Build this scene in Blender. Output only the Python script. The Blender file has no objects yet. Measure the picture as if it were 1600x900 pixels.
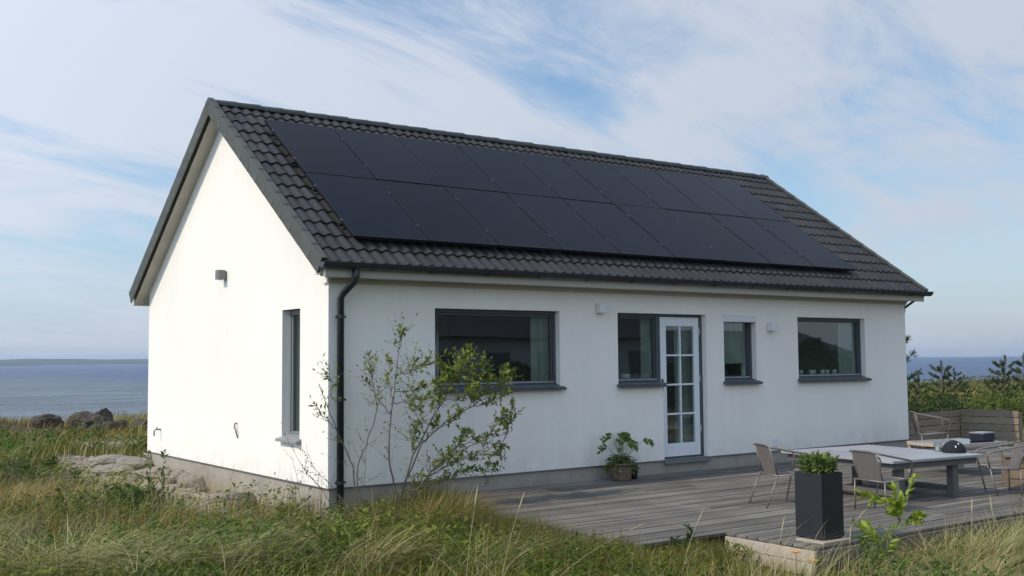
import bpy, bmesh, math, random
import numpy as np
from mathutils import Vector, Matrix
S = bpy.context.scene
COL = S.collection
R = math.radians

# ------------------------------------------------------------------ camera
PITCH, ROLL, YAW = 0.06625353, -0.00848317, 0.62536201
CAM = Vector((-5.265235, -10.753798, 1.393492))
F = Vector((math.sin(YAW)*math.cos(PITCH), math.cos(YAW)*math.cos(PITCH), math.sin(PITCH)))
Rt = Vector((math.cos(YAW), -math.sin(YAW), 0)); Up = Rt.cross(F)
R2 = Rt*math.cos(ROLL) + Up*math.sin(ROLL); U2 = -Rt*math.sin(ROLL) + Up*math.cos(ROLL)
cd = bpy.data.cameras.new('camera'); cam = bpy.data.objects.new('camera', cd); COL.objects.link(cam)
cd.sensor_width = 36; cd.lens = 36*1673.408/1600; cd.clip_start = .05; cd.clip_end = 9000
M = Matrix((R2, U2, -F)).transposed().to_4x4(); M.translation = CAM
cam.matrix_world = M
S.camera = cam

# ------------------------------------------------------------------ sky, sun, exposure
SUN_EL, SUN_HEAD = R(41), R(-84)
SUNV = Vector((math.sin(SUN_HEAD)*math.cos(SUN_EL), math.cos(SUN_HEAD)*math.cos(SUN_EL), math.sin(SUN_EL)))
SKY_STRENGTH = 0.15
W = bpy.data.worlds.new('World'); S.world = W; W.use_nodes = True
nt = W.node_tree; N = nt.nodes; LK = nt.links.new
bg = N['Background']; bg.inputs[1].default_value = SKY_STRENGTH
sky = N.new('ShaderNodeTexSky'); sky.sky_type = 'NISHITA'; sky.sun_disc = False
sky.sun_elevation = SUN_EL; sky.sun_rotation = SUN_HEAD % (2*math.pi)
sky.air_density = 1.1; sky.dust_density = 0.1; sky.ozone_density = 2.0
def node(kind, **kw):
    n = N.new(kind)
    for k, v in kw.items(): setattr(n, k, v)
    return n
def mth(op, a, b=None, clamp=False):
    n = N.new('ShaderNodeMath'); n.operation = op; n.use_clamp = clamp
    for i, v in enumerate((a, b)):
        if v is None: continue
        if isinstance(v, (int, float)): n.inputs[i].default_value = v
        else: LK(v, n.inputs[i])
    return n.outputs[0]
tc = N.new('ShaderNodeTexCoord'); sep = N.new('ShaderNodeSeparateXYZ'); LK(tc.outputs['Generated'], sep.inputs[0])
zc = mth('ADD', mth('MAXIMUM', sep.outputs[2], 0.0), 0.16)
cmb = N.new('ShaderNodeCombineXYZ'); LK(mth('DIVIDE', sep.outputs[0], zc), cmb.inputs[0]); LK(mth('DIVIDE', sep.outputs[1], zc), cmb.inputs[1])
def cloud(scale, rot, stretch, detail, rough, dist, seed):
    mp = N.new('ShaderNodeMapping'); mp.vector_type = 'TEXTURE'
    mp.inputs['Rotation'].default_value = (0, 0, R(rot)); mp.inputs['Scale'].default_value = stretch; mp.inputs['Location'].default_value = (seed, seed*.7, 0)
    LK(cmb.outputs[0], mp.inputs[0])
    n = N.new('ShaderNodeTexNoise'); n.inputs['Scale'].default_value = scale; n.inputs['Detail'].default_value = detail
    n.inputs['Roughness'].default_value = rough; n.inputs['Distortion'].default_value = dist
    LK(mp.outputs[0], n.inputs['Vector']); return n.outputs[0]
big = cloud(.55, 8, (1.8, 1, 1), 3, .5, .35, 3.1)
fine = cloud(1.5, 16, (2.4, 1, 1), 7, .6, .7, 9.3)
wisp_ = cloud(4.0, 18, (2.4, 1, 1), 8, .62, .8, 5.7)
msk = mth('ADD', mth('ADD', mth('MULTIPLY', big, .38), mth('MULTIPLY', fine, .34)), mth('MULTIPLY', wisp_, .28))
rmp = N.new('ShaderNodeMapRange'); rmp.interpolation_type = 'SMOOTHSTEP'
rmp.inputs['From Min'].default_value = .415; rmp.inputs['From Max'].default_value = .55
rmp.inputs['To Min'].default_value = .05; rmp.inputs['To Max'].default_value = .92
LK(msk, rmp.inputs[0])
# clouds thin out towards the horizon
hz = N.new('ShaderNodeMapRange'); hz.inputs['From Min'].default_value = .0; hz.inputs['From Max'].default_value = .14
hz.inputs['To Min'].default_value = .5; LK(sep.outputs[2], hz.inputs[0])
fac = mth('MULTIPLY', rmp.outputs[0], hz.outputs[0])
mx = N.new('ShaderNodeMix'); mx.data_type = 'RGBA'
hsv = N.new('ShaderNodeHueSaturation'); hsv.inputs['Saturation'].default_value = 1.15
hsv.inputs['Value'].default_value = 1.0; LK(sky.outputs[0], hsv.inputs['Color'])
hzf = mth('POWER', mth('SUBTRACT', 1.0, mth('MULTIPLY', mth('MAXIMUM', sep.outputs[2], 0.0), 2.2), True), 3.0)
mh = N.new('ShaderNodeMix'); mh.data_type = 'RGBA'; LK(mth('MULTIPLY', hzf, .88), mh.inputs[0]); LK(hsv.outputs[0], mh.inputs[6]); mh.inputs[7].default_value = (2.35, 3.2, 4.8, 1)
LK(mh.outputs[2], mx.inputs[6]); mx.inputs[7].default_value = (4.6, 4.97, 5.7, 1)
LK(fac, mx.inputs[0])
# thin cloud scatters forward: brighter round the sun, dimmer opposite it
dt = N.new('ShaderNodeVectorMath'); dt.operation = 'DOT_PRODUCT'; LK(tc.outputs['Generated'], dt.inputs[0]); dt.inputs[1].default_value = tuple(SUNV)
fw = mth('ADD', mth('MULTIPLY', mth('POWER', mth('MAXIMUM', mth('ADD', mth('MULTIPLY', dt.outputs['Value'], .5), .5), 0.0), 3.0), 1.0), .56)
vs_ = N.new('ShaderNodeVectorMath'); vs_.operation = 'SCALE'; LK(mx.outputs[2], vs_.inputs[0]); LK(fw, vs_.inputs['Scale']); LK(vs_.outputs[0], bg.inputs[0])

sl = bpy.data.lights.new('sun', 'SUN'); sl.energy = 2.0; sl.angle = R(.6); sl.color = (1, .85, .62)
so = bpy.data.objects.new('sun', sl); COL.objects.link(so)
so.rotation_euler = SUNV.to_track_quat('Z', 'Y').to_euler()
S.view_settings.view_transform = 'Standard'; S.view_settings.look = 'None'
S.view_settings.exposure = 0.56; S.view_settings.gamma = 1.0; S.view_settings.use_curve_mapping = False
S.cycles.max_bounces = 8; S.cycles.transparent_max_bounces = 12; S.cycles.caustics_reflective = False; S.cycles.caustics_refractive = False

# ------------------------------------------------------------------ materials
def mat(name, col, rough=.8, metal=0., spec=.5, noise=None, bump=None, attr=False, rnd=0., trans=0., coat=0.):
    """noise=(scale, amount, (sx,sy,sz)); bump=(scale, strength, distance)"""
    m = bpy.data.materials.new(name); m.use_nodes = True; t = m.node_tree; n = t.nodes; L = t.links.new
    b = n['Principled BSDF']; b.inputs['Roughness'].default_value = rough; b.inputs['Metallic'].default_value = metal
    b.inputs['Specular IOR Level'].default_value = spec; b.inputs['Coat Weight'].default_value = coat
    co = n.new('ShaderNodeTexCoord')
    if attr:
        a = n.new('ShaderNodeAttribute'); a.attribute_name = 'Col'; src = a.outputs['Color']
    else:
        r = n.new('ShaderNodeRGB'); r.outputs[0].default_value = (*col, 1); src = r.outputs[0]
    def scale_val(src, fac_socket, lo, hi):
        mr = n.new('ShaderNodeMapRange'); mr.inputs['To Min'].default_value = lo; mr.inputs['To Max'].default_value = hi
        L(fac_socket, mr.inputs[0]); h = n.new('ShaderNodeVectorMath'); h.operation = 'SCALE'; L(src, h.inputs[0]); L(mr.outputs[0], h.inputs['Scale']); return h.outputs[0]
    if noise:
        for (sc, am, st) in (noise if isinstance(noise, list) else [noise]):
            mp = n.new('ShaderNodeMapping'); mp.inputs['Scale'].default_value = st; L(co.outputs['Object'], mp.inputs[0])
            no = n.new('ShaderNodeTexNoise'); no.inputs['Scale'].default_value = sc; no.inputs['Detail'].default_value = 6
            no.inputs['Roughness'].default_value = .62; L(mp.outputs[0], no.inputs['Vector'])
            mr0 = n.new('ShaderNodeMapRange'); mr0.inputs['From Min'].default_value = .3; mr0.inputs['From Max'].default_value = .7; L(no.outputs[0], mr0.inputs[0])
            src = scale_val(src, mr0.outputs[0], 1-am, 1+am)
    if rnd:
        oi = n.new('ShaderNodeObjectInfo'); src = scale_val(src, oi.outputs['Random'], 1-rnd, 1+rnd)
    L(src, b.inputs['Base Color'])
    if bump:
        nb = n.new('ShaderNodeTexNoise'); nb.inputs['Scale'].default_value = bump[0]; nb.inputs['Detail'].default_value = 5
        st = bump[3] if len(bump) > 3 else (1, 1, 1)
        mp = n.new('ShaderNodeMapping'); mp.inputs['Scale'].default_value = st; L(co.outputs['Object'], mp.inputs[0]); L(mp.outputs[0], nb.inputs['Vector'])
        bp = n.new('ShaderNodeBump'); bp.inputs['Strength'].default_value = bump[1]; bp.inputs['Distance'].default_value = bump[2]
        L(nb.outputs[0], bp.inputs['Height']); L(bp.outputs[0], b.inputs['Normal'])
    if trans:
        ts = n.new('ShaderNodeBsdfTranslucent'); L(src, ts.inputs[0]); ms = n.new('ShaderNodeMixShader'); ms.inputs[0].default_value = trans
        L(b.outputs[0], ms.inputs[1]); L(ts.outputs[0], ms.inputs[2]); L(ms.outputs[0], n['Material Output'].inputs[0])
    return m
plaster = mat('white_plaster', (.86, .825, .745), .9, noise=[(.8, .035, (1, 1, .5)), (5, .02, (1.5, 1.5, .12)), (25, .02, (1, 1, 1))], bump=(240, .25, .002))
# rain streaks and splash dirt with a shape of their own on the plaster
def weather(m):
    t = m.node_tree; n = t.nodes; L = t.links.new; b = n['Principled BSDF']; src = b.inputs['Base Color'].links[0].from_socket
    co = n.new('ShaderNodeTexCoord'); sp = n.new('ShaderNodeSeparateXYZ'); L(co.outputs['Object'], sp.inputs[0])
    lo = n.new('ShaderNodeMapRange'); lo.inputs['From Min'].default_value = .32; lo.inputs['From Max'].default_value = 0; L(sp.outputs[2], lo.inputs[0])
    no = n.new('ShaderNodeTexNoise'); no.inputs['Scale'].default_value = 5; no.inputs['Detail'].default_value = 8; no.inputs['Roughness'].default_value = .7; L(co.outputs['Object'], no.inputs['Vector'])
    cr = n.new('ShaderNodeMapRange'); cr.inputs['From Min'].default_value = .42; cr.inputs['From Max'].default_value = .68; L(no.outputs[0], cr.inputs[0])
    mu = n.new('ShaderNodeMath'); mu.operation = 'MULTIPLY'; L(lo.outputs[0], mu.inputs[0]); L(cr.outputs[0], mu.inputs[1])
    mp = n.new('ShaderNodeMapping'); mp.inputs['Scale'].default_value = (7, 7, .5); L(co.outputs['Object'], mp.inputs[0]); n2 = n.new('ShaderNodeTexNoise'); n2.inputs['Scale'].default_value = 1; n2.inputs['Detail'].default_value = 6; L(mp.outputs[0], n2.inputs['Vector'])
    c2 = n.new('ShaderNodeMapRange'); c2.inputs['From Min'].default_value = .60; c2.inputs['From Max'].default_value = .80; c2.inputs['To Max'].default_value = .22; L(n2.outputs[0], c2.inputs[0])
    ad = n.new('ShaderNodeMath'); ad.use_clamp = True; L(mu.outputs[0], ad.inputs[0]); L(c2.outputs[0], ad.inputs[1])
    sc = n.new('ShaderNodeMath'); sc.operation = 'MULTIPLY'; sc.inputs[1].default_value = .34; L(ad.outputs[0], sc.inputs[0])
    mx_ = n.new('ShaderNodeMix'); mx_.data_type = 'RGBA'; L(sc.outputs[0], mx_.inputs[0]); L(src, mx_.inputs[6]); mx_.inputs[7].default_value = (.42, .38, .30, 1); L(mx_.outputs[2], b.inputs['Base Color'])
weather(plaster)
concrete = mat('plinth_concrete', (.34, .305, .255), .95, noise=[(3, .14, (1, 1, 1)), (30, .08, (1, 1, 1))], bump=(60, .4, .004))
tile_m = mat('roof_tile', (.027, .027, .0255), .62, noise=[(2.2, .22, (1, 1, 1)), (40, .2, (1, 1, 1))], bump=(160, .35, .002), rnd=.28)
verge_m = mat('verge_tile', (.072, .078, .068), .75, noise=(5, .2, (1, 1, 1)), bump=(120, .3, .002), rnd=.1)
ridge_m = mat('ridge_tile', (.042, .047, .044), .65, noise=(6, .2, (1, 1, 1)), bump=(120, .3, .002), rnd=.12)
under_m = mat('roof_underlay', (.03, .03, .03), .9)
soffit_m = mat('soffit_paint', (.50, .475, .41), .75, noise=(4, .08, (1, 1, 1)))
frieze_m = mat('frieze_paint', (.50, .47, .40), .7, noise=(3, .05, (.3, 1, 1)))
gutter_m = mat('gutter_steel', (.022, .025, .028), .35, .0, .5, noise=(8, .2, (1, 1, 1)))
frame_m = mat('window_frame', (.060, .072, .078), .4, noise=(8, .08, (1, 1, 1)))
frame_lt = mat('grey_frame', (.25, .26, .26), .45)
alu_m = mat('aluminium', (.5, .52, .53), .35, .9)
sill_m = mat('sill_metal', (.075, .088, .095), .45, .2)
sill_lt = mat('pale_sill', (.30, .30, .29), .5, .1)
door_m = mat('door_paint', (.74, .76, .77), .4)
white_m = mat('white_plastic', (.7, .71, .71), .4)
grey_m = mat('grey_metal', (.20, .20, .195), .45, .5)
dark_m = mat('dark_metal', (.03, .032, .035), .4, .3)
plank_m = mat('weathered_deck', (.132, .119, .098), .85, noise=[(2.2, .40, (.25, 6, 6)), (9, .45, (.12, 9, 9)), (.7, .3, (1, 1, 1))], bump=(30, .5, .004, (.06, 2, 2)), rnd=.32)
fence_m = mat('weathered_fence', (.24, .185, .13), .85, noise=[(2.5, .22, (.25, 6, 6)), (11, .25, (.15, 9, 9))], bump=(30, .5, .004, (.06, 2, 2)), rnd=.16)
kerb_m = mat('pale_timber', (.40, .34, .27), .85, noise=[(3, .16, (.25, 6, 6)), (11, .18, (.15, 9, 9))], bump=(30, .5, .004, (.06, 2, 2)), rnd=.1)
box_m = mat('brown_timber', (.21, .158, .108), .8, noise=[(3, .2, (.25, 6, 6)), (11, .2, (.15, 9, 9))], bump=(30, .4, .003, (.06, 2, 2)), rnd=.14)
table_m = mat('table_top', (.33, .33, .335), .5, noise=[(1.6, .14, (1, 1, 1)), (10, .1, (.15, 1, 1))])
table_leg_m = mat('table_frame', (.12, .115, .105), .7, noise=(6, .15, (1, 1, 1)))
steel_m = mat('chair_tube', (.20, .185, .165), .45, .35, noise=(9, .12, (1, 1, 1)))
sling_m = mat('chair_sling', (.17, .15, .135), .8, noise=(60, .2, (1, 1, 1)))
planter_m = mat('planter_zinc', (.013, .014, .017), .5, .0, noise=(3, .2, (1, 1, 1)), bump=(30, .08, .002))
soil_m = mat('soil', (.03, .022, .015), .95)
bark_m = mat('bark', (.13, .10, .075), .9, noise=(20, .3, (1, 1, 1)))
stem_g = mat('green_stem', (.10, .12, .05), .8)
rock_m = mat('boulder_rock', (.080, .063, .042), .95, noise=[(1.3, .4, (1, 1, 1)), (7, .4, (1, 1, 1))], bump=(3.5, 1, .15))
pale_rock = mat('pale_rock', (.27, .24, .195), .95, noise=[(2, .16, (1, 1, 1)), (14, .16, (1, 1, 1))], bump=(12, .7, .03))
brown_rock = mat('brown_rock', (.20, .17, .14), .95, noise=[(4, .2, (1, 1, 1))], bump=(14, .7, .02))
grass_m = mat('grass_blades', (0, 0, 0), .7, attr=True, trans=.36, spec=.05)
leaf_m = mat('leaves', (0, 0, 0), .55, attr=True, trans=.34, spec=.12)
pot_m = mat('terracotta', (.20, .135, .09), .75, noise=(6, .4, (1, 1, 1)))
cloth_m = mat('black_cloth', (.008, .009, .013), .85, bump=(40, .3, .004))
curtain_m = mat('curtain', (.42, .44, .40), .9, noise=(3, .1, (5, 5, .2)), trans=.2)
room_m = mat('room_wall', (.36, .36, .36), .9)
roomd_m = mat('dark_furniture', (.04, .035, .03), .6)
nwall_m = mat('neighbour_plaster', (.42, .43, .42), .9)
nroof_m = mat('neighbour_roof', (.05, .052, .06), .8)
cup_m = mat('ceramic', (.6, .6, .56), .4)
orange_m = mat('petals', (.75, .32, .02), .6)
hill_m = mat('hill_land', (.03, .045, .035), .95, noise=[(.02, .3, (1, 1, 1)), (.1, .3, (1, 1, 1))])
sand_m = mat('beach_sand', (.42, .37, .28), .95, noise=[(.3, .12, (1, 1, 1))])

def glass_mat(name, tint, base=.0):
    m = bpy.data.materials.new(name); m.use_nodes = True; t = m.node_tree; n = t.nodes; L = t.links.new; n.remove(n['Principled BSDF'])
    tr = n.new('ShaderNodeBsdfTransparent'); tr.inputs[0].default_value = (*tint, 1)
    gl = n.new('ShaderNodeBsdfGlossy'); gl.inputs['Roughness'].default_value = .01; gl.inputs[0].default_value = (.9, .93, .95, 1)
    ge = n.new('ShaderNodeNewGeometry'); dp_ = n.new('ShaderNodeVectorMath'); dp_.operation = 'DOT_PRODUCT'; L(ge.outputs['Incoming'], dp_.inputs[0]); L(ge.outputs['Normal'], dp_.inputs[1])
    ab = n.new('ShaderNodeMath'); ab.operation = 'ABSOLUTE'; L(dp_.outputs['Value'], ab.inputs[0]); om = n.new('ShaderNodeMath'); om.operation = 'SUBTRACT'; om.inputs[0].default_value = 1; L(ab.outputs[0], om.inputs[1])
    pw = n.new('ShaderNodeMath'); pw.operation = 'POWER'; pw.inputs[1].default_value = 5; L(om.outputs[0], pw.inputs[0]); lw = n.new('ShaderNodeMath'); lw.operation = 'MULTIPLY'; lw.inputs[1].default_value = .9; L(pw.outputs[0], lw.inputs[0])
    ms = n.new('ShaderNodeMixShader'); ad = n.new('ShaderNodeMath'); ad.operation = 'ADD'; ad.inputs[1].default_value = base
    no = n.new('ShaderNodeTexNoise'); no.inputs['Scale'].default_value = 1.3; co = n.new('ShaderNodeTexCoord'); L(co.outputs['Object'], no.inputs['Vector'])
    bp = n.new('ShaderNodeBump'); bp.inputs['Strength'].default_value = .08; bp.inputs['Distance'].default_value = .01; L(no.outputs[0], bp.inputs['Height']); L(bp.outputs[0], gl.inputs['Normal'])
    L(lw.outputs[0], ad.inputs[0]); L(ad.outputs[0], ms.inputs[0]); L(tr.outputs[0], ms.inputs[1]); L(gl.outputs[0], ms.inputs[2]); L(ms.outputs[0], n['Material Output'].inputs[0])
    return m
glass_m = glass_mat('window_glass', (.84, .90, .87), .085)
jar_m = glass_mat('jar_glass', (.7, .75, .78), .05)

def panel_material():
    m = bpy.data.materials.new('solar_glass'); m.use_nodes = True; t = m.node_tree; n = t.nodes; L = t.links.new; b = n['Principled BSDF']
    b.inputs['Roughness'].default_value = .22; b.inputs['Specular IOR Level'].default_value = .06
    co = n.new('ShaderNodeTexCoord'); br = n.new('ShaderNodeTexBrick'); br.offset = 0
    br.inputs['Color1'].default_value = (.006, .0075, .0145, 1); br.inputs['Color2'].default_value = (.0068, .0083, .0155, 1); br.inputs['Mortar'].default_value = (.006, .007, .011, 1)
    br.inputs['Scale'].default_value = 1; br.inputs['Brick Width'].default_value = .158; br.inputs['Row Height'].default_value = .158; br.inputs['Mortar Size'].default_value = .003
    L(co.outputs['Object'], br.inputs[0]); oi = n.new('ShaderNodeObjectInfo')
    mr = n.new('ShaderNodeMapRange'); mr.inputs['To Min'].default_value = .85; mr.inputs['To Max'].default_value = 1.2; L(oi.outputs['Random'], mr.inputs[0])
    v = n.new('ShaderNodeVectorMath'); v.operation = 'SCALE'; L(br.outputs[0], v.inputs[0]); L(mr.outputs[0], v.inputs['Scale']); L(v.outputs[0], b.inputs['Base Color'])
    return m
panel_m = panel_material()
pframe_m = mat('panel_frame', (.008, .008, .010), .4, .3)

def sea_material():
    m = bpy.data.materials.new('sea_water'); m.use_nodes = True; t = m.node_tree; n = t.nodes; L = t.links.new; b = n['Principled BSDF']
    b.inputs['Roughness'].default_value = .28; b.inputs['IOR'].default_value = 1.33
    co = n.new('ShaderNodeTexCoord')
    a = n.new('ShaderNodeAttribute'); a.attribute_name = 'Col'
    no = n.new('ShaderNodeTexNoise'); no.inputs['Scale'].default_value = .02; no.inputs['Detail'].default_value = 4
    mp = n.new('ShaderNodeMapping'); mp.inputs['Rotation'].default_value = (0, 0, R(20)); mp.inputs['Scale'].default_value = (1, 3, 1); L(co.outputs['Object'], mp.inputs[0]); L(mp.outputs[0], no.inputs['Vector'])
    mr = n.new('ShaderNodeMapRange'); mr.inputs['From Min'].default_value = .3; mr.inputs['From Max'].default_value = .7; mr.inputs['To Min'].default_value = .7; mr.inputs['To Max'].default_value = 1.3; L(no.outputs[0], mr.inputs[0])
    v = n.new('ShaderNodeVectorMath'); v.operation = 'SCALE'; L(a.outputs['Color'], v.inputs[0]); L(mr.outputs[0], v.inputs['Scale']); 
    n3 = n.new('ShaderNodeTexNoise'); n3.inputs['Scale'].default_value = .16; n3.inputs['Detail'].default_value = 5; mp3 = n.new('ShaderNodeMapping'); mp3.inputs['Rotation'].default_value = (0, 0, R(12)); mp3.inputs['Scale'].default_value = (.6, 2.6, 1); L(co.outputs['Object'], mp3.inputs[0]); L(mp3.outputs[0], n3.inputs['Vector'])
    m3 = n.new('ShaderNodeMapRange'); m3.inputs['From Min'].default_value = .38; m3.inputs['From Max'].default_value = .62; m3.inputs['To Min'].default_value = .62; m3.inputs['To Max'].default_value = 1.45; L(n3.outputs[0], m3.inputs[0])
    v3 = n.new('ShaderNodeVectorMath'); v3.operation = 'SCALE'; L(v.outputs[0], v3.inputs[0]); L(m3.outputs[0], v3.inputs['Scale']); L(v3.outputs[0], b.inputs['Base Color'])
    h = []
    for sc, st in ((.45, (1, 2.2, 1)), (1.6, (1, 1.8, 1)), (.12, (1, 2.5, 1))):
        mp2 = n.new('ShaderNodeMapping'); mp2.inputs['Rotation'].default_value = (0, 0, R(-15)); mp2.inputs['Scale'].default_value = st; L(co.outputs['Object'], mp2.inputs[0])
        q = n.new('ShaderNodeTexNoise'); q.inputs['Scale'].default_value = sc; q.inputs['Detail'].default_value = 4; L(mp2.outputs[0], q.inputs['Vector']); h.append(q.outputs[0])
    ad = n.new('ShaderNodeMath'); L(h[0], ad.inputs[0]); L(h[1], ad.inputs[1]); ad2 = n.new('ShaderNodeMath'); L(ad.outputs[0], ad2.inputs[0]); L(h[2], ad2.inputs[1])
    bp = n.new('ShaderNodeBump'); bp.inputs['Strength'].default_value = 1; bp.inputs['Distance'].default_value = .7; L(ad2.outputs[0], bp.inputs['Height']); L(bp.outputs[0], b.inputs['Normal'])
    return m
sea_m = sea_material()

# ------------------------------------------------------------------ object helpers
def tag(o, label=None, cat=None, group=None, kind=None):
    if label: o['label'] = label
    if cat: o['category'] = cat
    if group: o['group'] = group
    if kind: o['kind'] = kind
    return o
def empty(name, loc=(0, 0, 0), rz=0., parent=None):
    o = bpy.data.objects.new(name, None); COL.objects.link(o); o.location = loc; o.rotation_euler = (0, 0, rz); o.empty_display_size = .1
    if parent: o.parent = parent
    return o
class MB:
    def __init__(s): s.v = []; s.f = []
    def add(s, vs, fs):
        k = len(s.v); s.v += [tuple(v) for v in vs]; s.f += [tuple(i+k for i in f) for f in fs]; return s
    def hexa(s, p):
        return s.add(p, [(0, 3, 2, 1), (4, 5, 6, 7), (0, 1, 5, 4), (1, 2, 6, 5), (2, 3, 7, 6), (3, 0, 4, 7)])
    def box(s, x0, x1, y0, y1, z0, z1):
        return s.hexa([(x0, y0, z0), (x1, y0, z0), (x1, y1, z0), (x0, y1, z0), (x0, y0, z1), (x1, y0, z1), (x1, y1, z1), (x0, y1, z1)])
    def bar(s, a, b, w, h, up=(0, 0, 1)):
        a = Vector(a); b = Vector(b); d = (b-a).normalized(); u = Vector(up); r = d.cross(u)
        if r.length < 1e-4: r = d.cross(Vector((1, 0, 0)))
        r.normalize(); u = r.cross(d); r = r*w/2; u = u*h/2
        return s.hexa([a-r-u, a+r-u, b+r-u, b-r-u, a-r+u, a+r+u, b+r+u, b-r+u])
    def tube(s, pts, rad, n=6, cap=True):
        P = [Vector(p) for p in pts]; rr = rad if isinstance(rad, (list, tuple)) else [rad]*len(P); k = len(s.v); prev = None
        for i, p in enumerate(P):
            d = (P[min(i+1, len(P)-1)]-P[max(i-1, 0)]); d = d.normalized() if d.length > 1e-9 else Vector((0, 0, 1))
            if prev is None:
                x = d.orthogonal().normalized()
            else:
                x = (prev - d*prev.dot(d)); x = x.normalized() if x.length > 1e-6 else d.orthogonal().normalized()
            prev = x; y = d.cross(x)
            for j in range(n):
                a = 2*math.pi*j/n; s.v.append(tuple(p+(x*math.cos(a)+y*math.sin(a))*rr[i]))
        for i in range(len(P)-1):
            for j in range(n):
                a = k+i*n+j; b = k+i*n+(j+1) % n; s.f.append((a, b, b+n, a+n))
        if cap:
            s.f.append(tuple(k+j for j in reversed(range(n)))); s.f.append(tuple(k+(len(P)-1)*n+j for j in range(n)))
        return s
    def lathe(s, prof, n=20, c=(0, 0, 0), cap0=True, cap1=True):
        k = len(s.v)
        for r, z in prof:
            for j in range(n):
                a = 2*math.pi*j/n; s.v.append((c[0]+r*math.cos(a), c[1]+r*math.sin(a), c[2]+z))
        for i in range(len(prof)-1):
            for j in range(n):
                a = k+i*n+j; b = k+i*n+(j+1) % n; s.f.append((a, b, b+n, a+n))
        if cap0: s.f.append(tuple(k+j for j in reversed(range(n))))
        if cap1: s.f.append(tuple(k+(len(prof)-1)*n+j for j in range(n)))
        return s
    def mesh(s, name, m, smooth=False):
        me = bpy.data.meshes.new(name); me.from_pydata(s.v, [], s.f); me.update(); me.materials.append(m)
        if smooth: me.polygons.foreach_set('use_smooth', [True]*len(me.polygons))
        return me
    def build(s, name, m, parent=None, smooth=False, bevel=0., loc=None, rz=None):
        me = s.mesh(name, m, smooth); o = bpy.data.objects.new(name, me); COL.objects.link(o)
        if parent: o.parent = parent
        if loc: o.location = loc
        if rz is not None: o.rotation_euler = (0, 0, rz)
        if bevel:
            b = o.modifiers.new('bevel', 'BEVEL'); b.width = bevel; b.segments = 2; b.limit_method = 'ANGLE'
        if smooth and bevel == 0: pass
        return o
def inst(name, me, parent=None, mw=None, loc=None, rot=None, scale=None):
    o = bpy.data.objects.new(name, me); COL.objects.link(o)
    if parent: o.parent = parent
    if mw is not None: o.matrix_local = mw
    if loc: o.location = loc
    if rot: o.rotation_euler = rot
    if scale: o.scale = scale
    return o
def np_mesh(name, verts, quads=None, tris=None, cols=None, m=None, smooth=True):
    me = bpy.data.meshes.new(name); nv = len(verts); nq = 0 if quads is None else len(quads); ntr = 0 if tris is None else len(tris)
    me.vertices.add(nv); me.vertices.foreach_set('co', np.asarray(verts, np.float32).ravel())
    li = []
    if nq: li.append(np.asarray(quads, np.int32).ravel())
    if ntr: li.append(np.asarray(tris, np.int32).ravel())
    li = np.concatenate(li); me.loops.add(len(li)); me.loops.foreach_set('vertex_index', li)
    me.polygons.add(nq+ntr)
    st = np.concatenate([np.arange(nq)*4, nq*4+np.arange(ntr)*3]).astype(np.int32); me.polygons.foreach_set('loop_start', st)
    if smooth: me.polygons.foreach_set('use_smooth', np.ones(nq+ntr, bool))
    me.update(calc_edges=True)
    if cols is not None:
        a = me.color_attributes.new('Col', 'FLOAT_COLOR', 'POINT'); c = np.ones((nv, 4), np.float32); c[:, :3] = cols; a.data.foreach_set('color', c.ravel())
    if m: me.materials.append(m)
    return me

# ------------------------------------------------------------------ terrain
def sst(a, b, x):
    t = np.clip((x-a)/(b-a), 0, 1); return t*t*(3-2*t)
SEA_Z = -2.0
def shore(x, y):   # metres past the shoreline (positive = sea)
    w = 1.5*np.sin(x*.11+1)+.8*np.sin(x*.31)
    return np.maximum(y-(37+.16*x)-w, (x-104)*.8+1.5*np.sin(y*.1))
def gz(x, y):
    x = np.asarray(x, float); y = np.asarray(y, float)
    z = -.42 + .035*np.sin(x*1.3+.6)*np.sin(y*1.1+2) + .03*np.sin(x*.45-y*.6)
    z = z - .50*sst(9, 30, y)*(1-sst(10, 26, x))
    z = z + .17*sst(-.5, 1.5, y)*(1-sst(10, 16, y))*(1-sst(-.3, .3, x))*sst(-3, -.6, x)   # fill along the gable
    z = z + .16*np.exp(-((x-30)/14)**2-((y-10)/12)**2) + .05*np.exp(-((x-17)/4)**2-((y-2)/4)**2)
    z = z + .0*x - .45*sst(28, 58, x)
    z = z + .50*np.exp(-((x-.6)/2.6)**2-((y-27)/3.5)**2)      # grassy knoll at the shore, left
    z = z + .08*np.sin(x*.23+1)*np.sin(y*.19)*sst(12, 30, np.hypot(x, y))
    s = shore(x, y)
    z = z*(1-sst(-6, 5, s)) + (SEA_Z-1.3)*sst(-6, 5, s)
    z = np.where(s > 5, SEA_Z-1.3-.02*np.minimum(s, 60), z)
    z = z - .35*sst(7, 14, np.hypot(x+5.3, y+10.7))*0
    return z
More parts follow.
